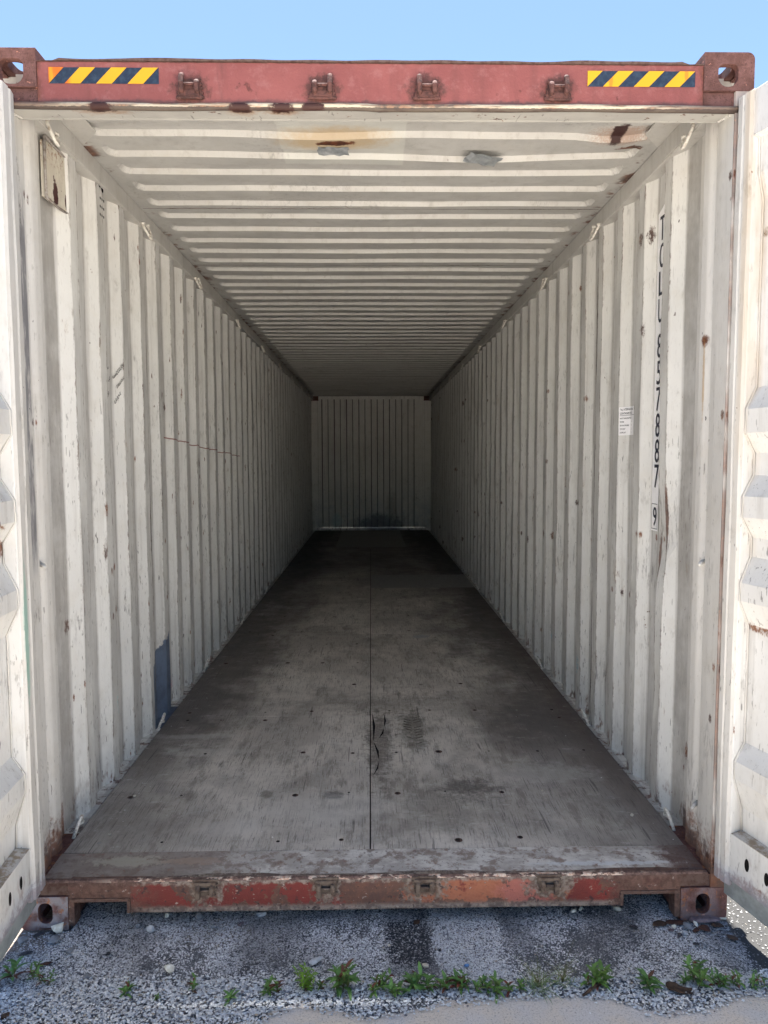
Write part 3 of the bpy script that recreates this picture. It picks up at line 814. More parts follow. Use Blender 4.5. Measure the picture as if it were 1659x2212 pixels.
# sill and threshold
def sill_outline():
    p = [(-1.056, .012), (-1.036, .012), (-1.036, .100), (-.855, .100), (-.855, .057)]
    q = [(-x, z) for x, z in reversed(p)]
    return p+q+[(1.056, .1665), (-1.056, .1665)]
b = MB(); b.prism(sill_outline(), 'y', .002, .05)
b.build('door_sill', MAT['sill'], box, bevel=.002)
for sx in (-1, 1):
    b = MB()
    x0, x1 = sx*.845, sx*1.046
    x0, x1 = min(x0, x1), max(x0, x1)
    b.box(x0, x1, -.003, .0015, .100, .112)
    b.box(sx*.850-.006, sx*.850+.006, -.003, .0015, .058, .0995)
    b.box(min(sx*1.0565, sx*1.17), max(sx*1.0565, sx*1.17), .010, .08, .1185, .163)
    b.build('notch_frame', MAT['notch'], box, bevel=.001)
b = MB()
xs = np.linspace(-1.150, 1.150, 70); rows = []
for (y, z) in ((.0025, .1665), (.004, .1715), (.009, .1735), (.017, .1725), (.0215, .166)):
    rows.append([(x, y+.001*sin(x*23), z+.0008*sin(x*37+y*400)) for x in xs])
b.grid(rows); b.build('sill_edge', MAT['sill_edge'], box, solid=.002, fix=False)
b = MB()
b.box(-1.150, 1.150, .022, .0345, .150, .1610); b.build('drain_groove', MAT['dark'], box)
b = MB(); rows = []
for (y, z) in ((.035, .160), (.037, .1665), (.10, .1690), (.17, .1715), (.180, .1712)):
    rows.append([(x, y+.0012*sin(x*19), z+.0007*sin(x*9+y*80)) for x in xs])
b.grid(rows); b.build('threshold_plate', MAT['threshold'], box, solid=.003, fix=False)
for sx in (-1, 1):
    b = MB(); b.box(min(sx*1.1505, sx*1.21), max(sx*1.1505, sx*1.21), .004, .33, .1635, .1655)
    b.build('sill_end_plate', MAT['casting'], box)

# underframe
b = MB(); b.box(-1.14, 1.14, .19, 12.1, .120, .140)
for k in range(40):
    y = .35+k*.3
    b.box(-1.12, 1.12, y, y+.045, .03, .119)
for sx in (-1, 1): b.box(min(sx*1.14, sx*1.153), max(sx*1.14, sx*1.153), .19, 12.1, .02, .1605)
b.build('underframe', MAT['cavity'], box)

# floor boards
panels = []
for sx in (-1, 1):
    for y0, y1 in ((.184, 1.560), (1.563, 3.45), (3.453, 5.53 if sx > 0 else 5.62), (5.533 if sx > 0 else 5.623, 6.43 if sx > 0 else 7.3), (6.433 if sx > 0 else 7.303, 9.23)):
        panels.append((sx*.0025-.022, sx*1.147, y0, y1, 1 if (sx > 0 and y0 == 5.533) else 0))
panels += [(-1.147, -.60, 9.233, 12.03, 0), (-.597, .56, 9.233, 12.03, 1), (.563, 1.147, 9.233, 12.03, 0)]
for i, (x0, x1, y0, y1, pale) in enumerate(panels):
    b = MB(); x0, x1 = min(x0, x1), max(x0, x1)
    y0 += .0012; y1 -= .0012
    dz = random.uniform(-.0012, .0012)
    b.box(x0, x1, y0, y1, .142, FZ+dz)
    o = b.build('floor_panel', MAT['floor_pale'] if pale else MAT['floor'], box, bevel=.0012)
    if pale: o['label'] = 'paler replacement plywood floor panel'
b = MB()
def disc(b, x, y, z, r, ax='z', seg=10, mi=0):
    pts = []
    for k in range(seg):
        a = 2*pi*k/seg
        if ax == 'z': pts.append((x+r*cos(a), y+r*sin(a), z))
        elif ax == 'x': pts.append((x, y+r*cos(a), z+r*sin(a)))
        else: pts.append((x+r*cos(a), y, z+r*sin(a)))
    b.face(pts, mi)
rs = random.Random(5)
for y in [.24, .62, 1.05, 1.50, 1.62, 2.1, 2.6, 3.1, 3.40, 3.52, 4.1, 4.7, 5.4, 5.65, 6.3]:
    for x in (-1.05, -.82, -.60, -.36, -.12, .10, .32, .56, .80, 1.02):
        if rs.random() < .25: continue
        xx, yy, rr_ = x+rs.uniform(-.02, .02), y+rs.uniform(-.01, .01), rs.uniform(.005, .009)
        k = rs.choice((0, 0, 1))
        if rs.random() < .5: disc(b, xx+rs.uniform(-.003, .003), yy, FZ+.0018, rr_*rs.uniform(1.4, 2.1), mi=2, seg=9)
        disc(b, xx, yy, FZ+.0024, rr_, mi=k)
tag(b.build('floor_screws', [MAT['dark'], MAT['floor_pale'], MAT['notch']], box, fix=False), kind='stuff')
# faint tyre tread print inside the oily stain
b = MB(); rt = random.Random(8)
for i in range(11):
    y = 1.14+.036*i
    for sgn in (-1, 1):
        if rt.random() < .25: continue
        x0 = .205+sgn*.006; x1 = .205+sgn*rt.uniform(.035, .055)
        b.face([(x0, y, FZ+.0020), (x1, y+.022*rt.uniform(.8, 1.1), FZ+.0020), (x1, y+.034, FZ+.0020), (x0, y+.010, FZ+.0020)])
tag(b.build('tyre_print', simple('oily_tread_print', (.12, .105, .075), (.20, .185, .155), 60, .7, .3, .2), box, fix=False), kind='stuff')
# torn splinter beside the centre joint
b = MB()
for (x0, y0, x1, y1, w) in ((-.012, 1.60, -.006, 1.18, .014), (-.006, 1.18, .02, .95, .012), (.055, 1.58, .05, 1.36, .010), (.05, 1.36, .02, 1.22, .010), (.02, .95, -.012, .78, .008)):
    mx, my = (x0+x1)/2+.006, (y0+y1)/2
    b.face([(x0, y0, FZ+.0018), (mx-w/2, my, FZ+.0018), (x1, y1, FZ+.0018), (mx+w/2, my, FZ+.0018)])
b.build('splintered_crack', MAT['dark'], box, fix=False)

# side rails
for sx in (-1, 1):
    b = MB(); b.box(min(sx*1.160, sx*W2), max(sx*1.160, sx*W2), .1125, L-.18, 2.785, 2.8665)
    b.build('top_side_rail', MAT['rail'], box, bevel=.004)
    b = MB(); b.box(min(sx*1.1535, sx*W2), max(sx*1.1535, sx*W2), .33, L-.18, .015, .164)
    b.build('bottom_side_rail', MAT['wall'], box, bevel=.002)
    # reinforcing plate across the rail behind the header
    b = MB(); b.prism([(sx*1.1585, .1125), (sx*1.1585, .62), (sx*1.06, .50), (sx*1.06, .1125)], 'z', CZ-.007, CZ-.003)
    b.prism([(.1125, 2.788), (.1125, 2.8605), (.62, 2.8605), (.56, 2.788)], 'x', min(sx*1.1585, sx*1.1545), max(sx*1.1585, sx*1.1545))
    b.build('rail_gusset', MAT['rail'], box, bevel=.001)

# corrugated side wall panels
PIT, FLAT, SLOPE, DEP = .278, .070, .069, .036
def wall_panel(sx, y0, n, y_end=None, seed=0):
    """n corrugations; light slope starts at y0"""
    ys = []
    for k in range(n):
        s0 = y0+k*PIT
        ys += [(s0, 0), (s0+SLOPE, 1), (s0+SLOPE+FLAT, 1), (s0+2*SLOPE+FLAT, 0)]
    ys.append((y0+n*PIT, 0))
    if y0 < .5: ys = [(.331, 0)]+ys
    rd = random.Random(3 if sx > 0 else 0)
    ph = [rd.uniform(0, 6) for _ in range(6)]
    amp = .0016
    zs = list(np.linspace(.150, 2.790, 34))
    rows = []
    for z in zs:
        r = []
        for (y, k) in ys:
            x = 1.212 - DEP*k
            edge = min(1, (2.79-z)/.15, (z-.15)/.15)
            x += edge*amp*(sin(z*3.1+y*4+ph[0])+sin(z*7.3+y*9+ph[1])+.6*sin(z*15+y*17+ph[2]))
            yy = y + edge*.0022*(sin(z*2.3+ph[3]+y*3)+.7*sin(z*6.1+y*5+ph[4]))
            if sx > 0 and y0 < .5:      # crumpled first corrugation
                g = math.exp(-((z-1.28)/.16)**2)*math.exp(-((y-.56)/.07)**2)
                x += .030*g*k; yy += .028*g*(1 if k else -.4)*math.sin((z-1.28)*14)
                g = math.exp(-((z-.62)/.15)**2)*math.exp(-((y-.62)/.08)**2); x += .010*g*k
            r.append((sx*min(x, 1.2165), yy, z))
        rows.append(r)
    b = MB(); b.grid(rows)
    if sx > 0:
        b.f = [tuple(reversed(f)) for f in b.f]
    return b.build('side_wall_panel', [MAT['wall'], MAT['outer']], box, solid=.002, fix=False)
for sx in (-1, 1):
    y = .445; k = 0
    while y < 11.9:
        n_ = 4 if y+4*PIT < 12.0 else int((12.02-y)/PIT)
        if n_ < 1: break
        wall_panel(sx, y, n_, seed=k)
        y += n_*PIT; k += 1
    YE = y
    b = MB(); b.box(min(sx*1.208, sx*1.213), max(sx*1.208, sx*1.213), YE, 12.05, .16, 2.79); b.build('wall_end_strip', MAT['wall'], box)
    # weld seams between the panels
    b = MB(); yy = .445+4*PIT-.03
    while yy < 11.8:
        b.tube([(sx*1.2105, yy+.001*sin(z*9), z) for z in np.linspace(.17, 2.78, 14)], .0022, 5); yy += 4*PIT
    b.build('weld_seam', MAT['sealant'], box)

# roof panels: flat sheet with corrugations pressed upwards, rounded ends
def roof_panel(y0, y1, fars, seed=0, sag=None):
    hw, h, s_, rad = 1.095, .020, .014, .045
    xs = [-1.212, -1.15, -1.125] + [-1.095+.0075*i for i in range(10)] + list(np.linspace(-1.0, 1.0, 21)) + [1.0275+.0075*i for i in range(10)] + [1.125, 1.15, 1.212]
    ys = {y0, y1}
    for (a, f) in fars:
        for t in (0, s_, .026, .040, .050): ys.add(round(a+t, 5)); ys.add(round(f-t, 5))
    ys = sorted(ys)
    rd = random.Random(4); ph = [rd.uniform(0, 6) for _ in range(4)]
    rows = []
    for x in xs:
        r = []
        for y in ys:
            z = CZ
            for (a, f) in fars:
                cx, cy = max(0, abs(x)-(hw-rad)), 0
                qx = abs(x)-hw+rad; qy = abs(y-(a+f)/2)-(f-a)/2+rad
                d = math.hypot(max(qx, 0), max(qy, 0))+min(max(qx, qy), 0)-rad
                if d < 0: z += h*min(1, -d/s_)
            z += .0012*sin(x*4+ph[0]+y*2)+.0008*sin(x*9+y*11+ph[1])
            yy = y+.0015*sin(x*3+ph[2])
            if sag:
                dz, dy = sag(x, y); z += dz; yy += dy
            r.append((x, yy, z))
        rows.append(r)
    b = MB(); b.grid(rows)
    return b.build('roof_panel', [MAT['roof'], MAT['outer']], box, solid=.0015, fix=False)
b = MB(); b.box(-1.212, 1.212, .1125, .305, CZ, CZ+.004)
b.build('roof_header_plate', MAT['roof'], box)
def sag1(x, y):
    e = max(0, 1-(abs(x)/1.14)**4)
    dz = -.016*math.exp(-((x-.45)/.35)**2-((y-.72)/.12)**2)*e
    dz -= .020*math.exp(-((x-.95)/.12)**2-((y-.55)/.10)**2)
    dz -= .010*math.exp(-((x+.2)/.2)**2-((y-.62)/.10)**2)
    dz += .003*sin(x*6)*math.exp(-((y-.6)/.2)**2)*e
    return dz, -.012*(x*x-.3)*math.exp(-((y-.7)/.25)**2)
roof_panel(.305, 1.347, [(.437, .552), (.637, .745), (.815, .925), (1.005, 1.115), (1.205, 1.310)], 1, sag1)
for i in range(10):
    y0 = 1.3472+i*1.0456
    roof_panel(y0, y0+1.0456, [(y0+.150+.2085*k-.105, y0+.150+.2085*k) for k in range(5)], i+2)
b = MB(); b.box(-1.212, 1.212, 1.3472+10*1.0456, 12.10, CZ, CZ+.003); b.build('roof_end_plate', MAT['roof'], box)
b = MB()
for i in range(11):
    y = 1.3472+i*1.0456
    b.tube([(x, y, CZ-.0005+.0006*sin(x*30)) for x in np.linspace(-1.15, 1.15, 24)], .0022, 5)
b.build('roof_weld_seam', MAT['sealant'], box)

# end wall
b = MB(); ys = []
x = -1.0; prof = [(-1.075, 0), (-1.02, 0)]
xx = -1.0
while xx < .98:
    prof += [(xx, 0), (xx+.018, 1), (xx+.122, 1), (xx+.140, 0)]; xx += .2475
prof += [(1.02, 0), (1.075, 0)]
rows = [[(px, 12.06+.045*k+.002*sin(z*5+px*9), z) for px, k in prof] for z in np.linspace(.22, 2.81, 8)]
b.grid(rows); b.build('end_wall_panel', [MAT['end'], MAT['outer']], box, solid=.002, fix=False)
b = MB(); b.box(-1.075, 1.075, 12.035, 12.19, 2.8105, 2.8665); b.box(-1.15, 1.15, 12.031, 12.19, .142, .2195)
b.box(-1.05, -1.035, 12.045, 12.058, .22, 2.81); b.box(1.035, 1.05, 12.045, 12.058, .22, 2.81)
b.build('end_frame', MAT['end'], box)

# vent cover plate with sealant round it (upper left, first bay) and vent holes further in
b = MB(); b.box(-1.2055, -1.184, .338, .520, 2.565, 2.765)
vc = b.build('vent_cover', MAT['vent'], box, bevel=.003)
b = MB()
for p in ([(-1.186, .334, 2.775), (-1.186, .333, 2.66), (-1.186, .335, 2.560), (-1.186, .43, 2.556), (-1.186, .524, 2.562), (-1.186, .525, 2.66), (-1.186, .523, 2.768), (-1.186, .43, 2.772), (-1.186, .334, 2.775)],):
    b.tube(p, [.006, .005, .006, .005, .006, .006, .005, .006, .006], 6)
b.build('sealant_bead', simple('pale_grey_sealant', (.34, .32, .30), (.22, .18, .15), 60, .8, .2, .6), vc, smooth=True)
b = MB()
for r in range(3):
    for c_ in range(3): disc(b, -1.1745, .835+.020*c_-.003*r, 2.735-.035*r, .0065, 'x', mi=0)
for c_ in range(2): disc(b, -1.1745, .832+.03*c_, 2.790-.012*c_, .012, 'x', mi=0)
disc(b, -1.1745, .845, 2.58, .010, 'x')
tag(b.build('air_vent', [MAT['hole']], box, fix=False), kind='stuff')

# lashing rings
def ring_mesh(up):
    b = MB(); s_ = 1 if up else -1
    pts = []
    for i in range(13):
        a = pi*i/12
        pts.append((-.026*sin(a), -.040*cos(a), -s_*.066*sin(a)))
    b.tube(pts, .0066, 8)
    for y in (-.040, .040): b.blob((.000, y, .002*s_), (.014, .013, .008), seed=int(y*1000)+5, sub=2)
    return b.mesh('lashing_ring', [MAT['ring']])
RM = {1: ring_mesh(1), 0: ring_mesh(0)}
for m in RM.values(): m.polygons.foreach_set('use_smooth', [True]*len(m.polygons))
for sx in (-1, 1):
    for i, y in enumerate([.325, 1.394, 2.475, 3.89, 5.3, 6.7, 8.1, 9.5, 10.9]):
        for top in (1, 0):
            if not top and y > 7.5: continue
            o = bpy.data.objects.new('lashing_ring', RM[top]); COL.objects.link(o); o.parent = box
            yy = y if top else (y+.01 if y < 1 else (1.43 if y < 2 else y))
            o.location = (sx*(1.156 if top else 1.160), yy, 2.800 if top else .174)
            o.scale = (1 if sx > 0 else -1, 1, 1)
            if top: o.rotation_euler = (radians(-14 if y < 1 else 10), 0, 0)
            else: o.rotation_euler = (radians(22 if y < 1 else 12), 0, 0)

# grey tape patches on the ceiling
def tape(cx, cy, w, d, rot, z, lab, bend):
    rows = []
    for i in range(7):
        r = []
        for j in range(5):
            u, v = (i/6-.5)*w, (j/4-.5)*d
            r.append((cx+u*cos(rot)-v*sin(rot)+.004*sin(j*2), cy+u*sin(rot)+v*cos(rot), z-.003*abs(sin(i*1.7+j))-bend*(v/d+.5)**2-.004*((i % 3) == 1)))
        rows.append(r)
    b = MB(); b.grid(rows); o = b.build('tape_patch', MAT['tape'], box, solid=.0008, fix=False); o['label'] = lab
tape(-.160, .640, .125, .060, .03, CZ-.010, 'grey tape patch under the orange stained hole', .006)
tape(.455, .690, .150, .080, .38, CZ-.022, 'crooked grey tape patch on the ceiling', .004)

# ------------------------------------------------------------------ writing
def glyphs(txt):
    cu = bpy.data.curves.new('t', 'FONT'); cu.body = txt; cu.size = 1
    cu.resolution_u = 3
    o = bpy.data.objects.new('t', cu); COL.objects.link(o)
    dg = bpy.context.evaluated_depsgraph_get(); dg.update()
    me = bpy.data.meshes.new_from_object(o.evaluated_get(dg))
    vs = [tuple(v.co) for v in me.vertices]; fs = [tuple(p.vertices) for p in me.polygons]
    bpy.data.objects.remove(o)
    return vs, fs
def fit(vs, w, h):
    x0 = min(v[0] for v in vs); x1 = max(v[0] for v in vs); z0 = min(v[1] for v in vs); z1 = max(v[1] for v in vs)
    return [((v[0]-x0)/(x1-x0)*w if x1 > x0 else 0, (v[1]-z0)/(z1-z0)*h) for v in vs]
# container number, upright characters stacked down the flat of the second corrugation (right wall)
b = MB(); XW = 1.2085
b.face([(XW, .7215, 1.295), (XW, .652, 1.295), (XW, .652, 2.66), (XW, .7215, 2.632)])
plate = b.build('number_strip', MAT['sticker_white'], box, solid=.0006, fix=False)
plate['label'] = 'tall narrow white strip reading TCLU 857887 9 downwards'
def put_char(ch, ztop, w=.044, h=.100, yc=.676):
    vs, fs = glyphs(ch); vs = fit(vs, w if ch != '1' else .02, h)
    b = MB()
    b.v = [(XW-.0016, yc+w/2-x, ztop-h+z) for x, z in vs]; b.f = list(fs); b.mi = [0]*len(fs)
    # a bolder stroke
    n0 = len(b.v)
    b.v += [(XW-.0018, yc+w/2-x-.0042, ztop-h+z) for x, z in vs]; b.f += [tuple(i+n0 for i in f) for f in fs]; b.mi += [0]*len(fs)
    b.build('character', MAT['ink'], plate, fix=False)
for ch, zt in zip('TCLU857887', (2.615, 2.502, 2.389, 2.276, 2.130, 2.018, 1.907, 1.797, 1.688, 1.580)): put_char(ch, zt)
put_char('9', 1.398, .034, .082, .683)
b = MB()
for (y0, y1, z0, z1) in ((.714, .716, 1.303, 1.412), (.656, .658, 1.303, 1.412), (.656, .716, 1.303, 1.3055), (.656, .716, 1.4095, 1.412)):
    b.face([(XW-.0016, y0, z0), (XW-.0016, y1, z0), (XW-.0016, y1, z1), (XW-.0016, y0, z1)])
b.build('check_digit_box', MAT['ink'], plate, fix=False)
# specification sticker, bent over the slope and the flat beside it
def wrap(s, z, off):
    """s metres along the surface from its far edge"""
    sl = math.hypot(.0621, .0330)
    if s < sl:
        t = s/sl
        return (1.178+.0330*t-off-.0012, 1.0635-.0621*t-off*.5, z)
    return (1.2095-off, 1.0014-(s-sl), z)
b = MB()
for s0, s1 in ((0, .0703), (.0703, .142)):
    b.face([wrap(s0, 1.716, .0008), wrap(s1, 1.716, .0008), wrap(s1, 1.850, .0008), wrap(s0, 1.850, .0008)])
sp = b.build('specification_sticker', MAT['sticker_white'], box, fix=False)
sp['label'] = 'small white paint specification sticker with printed lines'
def put_line(txt, s0, w, ztop, h):
    vs, fs = glyphs(txt); vs = fit(vs, w, h)
    b = MB(); b.v = [wrap(s0+x, ztop-h+z, .0020) for x, z in vs]; b.f = list(fs); b.mi = [0]*len(fs)
    k = len(b.v); b.v += [(x_, y_, z_+.0007) for x_, y_, z_ in b.v[:k]]; b.f += [tuple(i+k for i in f_) for f_ in b.f[:]]; b.mi = [0]*len(b.f)
    b.build('printed_line', MAT['ink'], sp, fix=False)
put_line('TAL INTERNATIONAL', .009, .098, 1.842, .0095)
put_line('CONTAINER SPEC', .009, .082, 1.824, .0095)
b = MB(); b.face([wrap(.007, 1.809, .002), wrap(.0703, 1.809, .002), wrap(.0703, 1.8105, .002), wrap(.007, 1.8105, .002)])
b.face([wrap(.0703, 1.809, .002), wrap(.135, 1.809, .002), wrap(.135, 1.8105, .002), wrap(.0703, 1.8105, .002)])
b.build('printed_rule', MAT['ink'], sp, fix=False)
for i, t in enumerate(('PAINT MANUFACTURE', 'PRIMER', 'SECOND PRIMER', 'TOP COAT', 'UNDERCOAT')):
    zt = 1.799-.0168*i
    put_line(t, .009, .0042*len(t), zt, .0062)
    put_line('C', .088, .004, zt, .0062)
# handwriting in marker pen on the left wall
def stroke(b, pts, w=.0022):
    for (p, q) in zip(pts[:-1], pts[1:]):
        p, q = Vector(p), Vector(q); d = (q-p)
        if d.length < 1e-6: continue
        nn = Vector((1, 0, 0)).cross(d).normalized()*w
        b.face([p-nn, q-nn, q+nn, p+nn])
def on_wall(y, z):           # left wall surface point at depth y (slopes, flats)
    t = (y-.445) % PIT
    if t < SLOPE: x = 1.212-DEP*t/SLOPE
    elif t < SLOPE+FLAT: x = 1.212-DEP
    elif t < 2*SLOPE+FLAT: x = 1.212-DEP+DEP*(t-SLOPE-FLAT)/SLOPE
    else: x = 1.212
    return (-x+.0045, y, z)
b = MB()
def script(y0, z0, y1, z1, n, seed, h=.012, w=.0012):
    rd = random.Random(seed); pts = []
    for i in range(n*6):
        t = i/(n*6-1); a = i*1.05
        hh = h*(1.7 if (i//6) % 3 == rd.choice((0, 1, 2)) else .8)
        pts.append(on_wall(y0+(y1-y0)*t+.004*cos(a), z0+(z1-z0)*t+hh*.5*sin(a)))
    stroke(b, pts, w)
script(1.025, 1.945, 1.064, 1.995, 7, 1)
script(1.005, 1.985, 1.062, 2.055, 9, 4)
script(1.010, 1.870, 1.045, 1.925, 5, 2)
script(.955, 1.965, .975, 1.985, 3, 3)
script(.935, 2.02, .960, 2.03, 3, 5)
script(.940, 1.90, .955, 1.92, 3, 6)
b.build('marker_writing', MAT['marker'], box, fix=False)

# ------------------------------------------------------------------ doors
# profile of the door sheet over height: 1 = pressed back (recess), 0 = flush with the stile
DZ = [(.19, 0), (.350, 0), (.356, 1), (.436, .9), (.54, .12), (.60, .12), (.66, 1), (1.055, 1), (1.141, .08), (1.200, .08), (1.284, 1), (1.348, 1), (1.415, .05), (1.483, .05), (1.551, 1), (1.623, 1),
      (1.687, .08), (1.763, .08), (1.834, 1), (2.42, 1), (2.50, .55), (2.606, .50), (2.613, 0), (2.745, 0)]
def make_door(sx, start, ang, gw, lab):
    """origin at the hinge-side edge; +u runs along the open door away from the container, n points to the inner side"""
    ux, uy = sx*sin(ang), -cos(ang)
    nx, ny = -sx*cos(ang), -sin(ang)
    d = empty('door', (start[0], start[1], 0)); d.parent = box; d['label'] = lab
    def P(u, n_, z): return (ux*u+nx*n_, uy*u+ny*n_, z)
    def bx(name, mat, u0, u1, n0, n1, z0, z1, bevel=.002):
        b = MB(); v = [P(u0, n0, z0), P(u1, n0, z0), P(u1, n1, z0), P(u0, n1, z0), P(u0, n0, z1), P(u1, n0, z1), P(u1, n1, z1), P(u0, n1, z1)]
        b.v = v; b.f = [(0, 3, 2, 1), (4, 5, 6, 7), (0, 1, 5, 4), (1, 2, 6, 5), (2, 3, 7, 6), (3, 0, 4, 7)]; b.mi = [0]*6
        return b.build(name, mat, d, bevel=bevel)
    wd = 1.165
    bx('door_stile', MAT['door'], .012, gw, -.062, -.004, .165, 2.755, .004)
    bx('door_stile', MAT['door'], wd-.08, wd, -.062, -.004, .165, 2.755, .004)
    # gasket: two soft ribs along the hinge edge
    b = MB()
    prof = [(0, -.022), (.000, -.004), (.006, .004), (gw*.40, .0065), (gw*.47, .002), (gw*.53, .002), (gw*.58, .0065), (gw-.008, .005), (gw-.002, -.0035)]
    rows = []
    for z in np.linspace(.172, 2.748, 40):
        rows.append([P(u+.0012*sin(z*5+u*40), n_+.0008*sin(z*11+u*60), z) for u, n_ in prof])
    b.grid(rows); b.build('gasket', MAT['gasket'], d, solid=.003, fix=True)
    # corrugated sheet
    rows = []
    for z, k in DZ:
        rows.append([P(u, -.006-.044*k, z) for u in [gw+.0005]+list(np.linspace(gw+.02, wd-.0805, 8))])
    b = MB(); b.grid(rows); b.build('door_sheet', MAT['door'], d, solid=.002 if sx > 0 else -.002, fix=False)
    # seam bead where the sheet is welded to the stile
    b = MB(); pts = []
    for (z, k) in DZ:
        if .35 < z < 2.62: pts.append(P(gw+.003, -.004-.042*k, z))
    b.tube(pts, .0032, 6); b.build('weld_bead', MAT['gasket'], d, smooth=True)
    bx('bottom_rail', MAT['door'], gw+.0006, wd-.0806, -.058, -.0065, .192, .3495)
    bx('top_rail', MAT['door'], gw+.0006, wd-.0806, -.058, -.0065, 2.6135, 2.752)
    bx('bottom_seal', simple('grey_green_rubber', (.30, .33, .33), (.22, .24, .24), 14, .6, .3), .03, wd, -.030, -.018, .118, .1915, .001)
    b = MB()
    for i in range(9):
        u = gw+.075+.082*i; v = []
        for k in range(14):
            a = 2*pi*k/14; v.append(P(u+.010*cos(a), -.0055, .280+.022*sin(a)))
        b.face(v)
    b.build('drain_hole', MAT['hole'], d, fix=False)
    # hinges on the outer side
    for z in (.35, .95, 1.55, 2.15, 2.6):
        b = MB(); b.tube([P(-.008, -.075, z-.05), P(-.008, -.075, z+.05)], .014, 10); b.build('hinge', MAT['door'], d, smooth=True)
    return d
make_door(-1, (-1.1285, -.006), radians(-4.5), .098, 'left-hand door opened square with the container')
make_door(1, (1.1665, -.004), radians(14.5), .066, 'right-hand door swung a little wider open')

# ------------------------------------------------------------------ gravel
def fbm(x, y, sc_, seed, oct_=4):
    r = np.random.default_rng(seed); out = np.zeros_like(x); a = 1; tot = 0
    for o in range(oct_):
        g = r.random((64, 64)); fx = (x*sc_*2**o) % 64; fy = (y*sc_*2**o) % 64
        i = np.floor(fx).astype(int); j = np.floor(fy).astype(int); u = fx-i; v = fy-j
        u = u*u*(3-2*u); v = v*v*(3-2*v); i1 = (i+1) % 64; j1 = (j+1) % 64; i %= 64; j %= 64
        out += a*((g[i, j]*(1-u)+g[i1, j]*u)*(1-v)+(g[i, j1]*(1-u)+g[i1, j1]*u)*v); tot += a; a *= .55
    return out/tot
def sstep(v, a, b):
    t = np.clip((v-a)/(b-a), 0, 1); return t*t*(3-2*t)
def make_stones(name, n, x0, x1, y0, y1, dens, rlo, rhi, tones, zbase=0.0, flat=.6, seed=1, label=None, pile=None, shade=None):
    r = np.random.default_rng(seed)
    x = r.uniform(x0, x1, n); y = r.uniform(y0, y1, n)
    keep = r.random(n) < dens(x, y)
    x, y = x[keep], y[keep]; n = len(x)
    rad = rlo*(rhi/rlo)**(r.random(n)**1.6)
    base = np.array([(1, 0, 0), (-1, 0, 0), (0, 1, 0), (0, -1, 0), (0, 0, 1), (0, 0, -1)], float)
    V = np.repeat(base[None], n, 0)*r.uniform(.72, 1.25, (n, 6, 1))
    V += r.uniform(-.22, .22, (n, 6, 3))
    a = r.uniform(0, 2*pi, n); ca, sa = np.cos(a), np.sin(a); t = r.uniform(-.5, .5, n)
    X = V[:, :, 0]; Y = V[:, :, 1]; Z = V[:, :, 2]
    X, Y = X*ca[:, None]-Y*sa[:, None], X*sa[:, None]+Y*ca[:, None]
    X = X*rad[:, None]*r.uniform(.8, 1.3, n)[:, None]; Y = Y*rad[:, None]; Z = Z*rad[:, None]*flat+X*np.sin(t)[:, None]*.5
    zb = zbase if pile is None else zbase+pile(x, y)*r.random(n)**.5
    P = np.stack([X+x[:, None], Y+y[:, None], Z+(zb+rad*flat*.45)[:, None] if not np.isscalar(zb) else Z+zb+(rad*flat*.45)[:, None]], -1).reshape(-1, 3)
    V[:, 5] = V[:, 4]*(-.2, -.2, .8)+(.35, .1, -.15)
    fb = np.array([(0, 2, 4), (2, 1, 5), (1, 3, 5), (3, 0, 4), (2, 5, 4), (3, 4, 5)])
    F = (fb[None]+6*np.arange(n)[:, None, None]).reshape(-1, 3)
    me = bpy.data.meshes.new(name)
    me.vertices.add(len(P)); me.vertices.foreach_set('co', P.ravel())
    me.loops.add(F.size); me.loops.foreach_set('vertex_index', F.ravel().astype(np.int32))
    me.polygons.add(len(F)); me.polygons.foreach_set('loop_start', np.arange(0, F.size, 3, dtype=np.int32))
    me.polygons.foreach_set('loop_total', np.full(len(F), 3, dtype=np.int32))
    me.update(calc_edges=True)
    tt = np.array(tones['c'], float)[r.choice(len(tones['c']), n, p=tones['p'])]*r.uniform(.8, 1.08, (n, 1))
    if shade is not None: tt = tt*shade(x, y)[:, None]
    C = np.ones((n, 6, 4)); C[:, :, :3] = tt[:, None, :]
    at = me.color_attributes.new('tone', 'FLOAT_COLOR', 'POINT'); at.data.foreach_set('color', C.ravel())
    me.materials.append(MAT['gravel'])
    o = bpy.data.objects.new(name, me); COL.objects.link(o); tag(o, label, kind='stuff')
    return o
def under_mask(x, y):        # the casting footprints stay clear
    return ~((np.abs(x) > 1.05) & (np.abs(x) < 1.225) & (y > -.004) & (y < .18))
def strip(x, y):             # white gravel band in front
    e = np.interp(x, EX, EY)
    top = np.where(x < -.30, -.245, -.272)+.04*(fbm(x, y, 9, 3)-.5)
    top = np.where(x < -.95, -.30, top)
    e = e+.03*(fbm(x, y, 10, 33)-.5)
    return (1-.8*sstep(np.abs(x), 1.18, 1.30))*sstep(y, e-.03, e+.012)*(1-sstep(y, top-.02, top+.03))
def white_zone(x, y):
    w = .05*(fbm(x, y, 14, 5)-.5)
    a = sstep(x+w, .175, .215)*(1-sstep(x+w, .395, .425))*sstep(y, -.30, -.24)
    a2 = sstep(x+w, -1.06, -1.02)*(1-sstep(x, -.72, -.55))*sstep(y+w, .00, .03)
    a3 = (1-sstep(x, -.98, -.90))*(1-sstep(y, -.14, -.08))*sstep(x, -1.25, -1.2)
    return np.clip(a+a2+a3*.75, 0, 1)
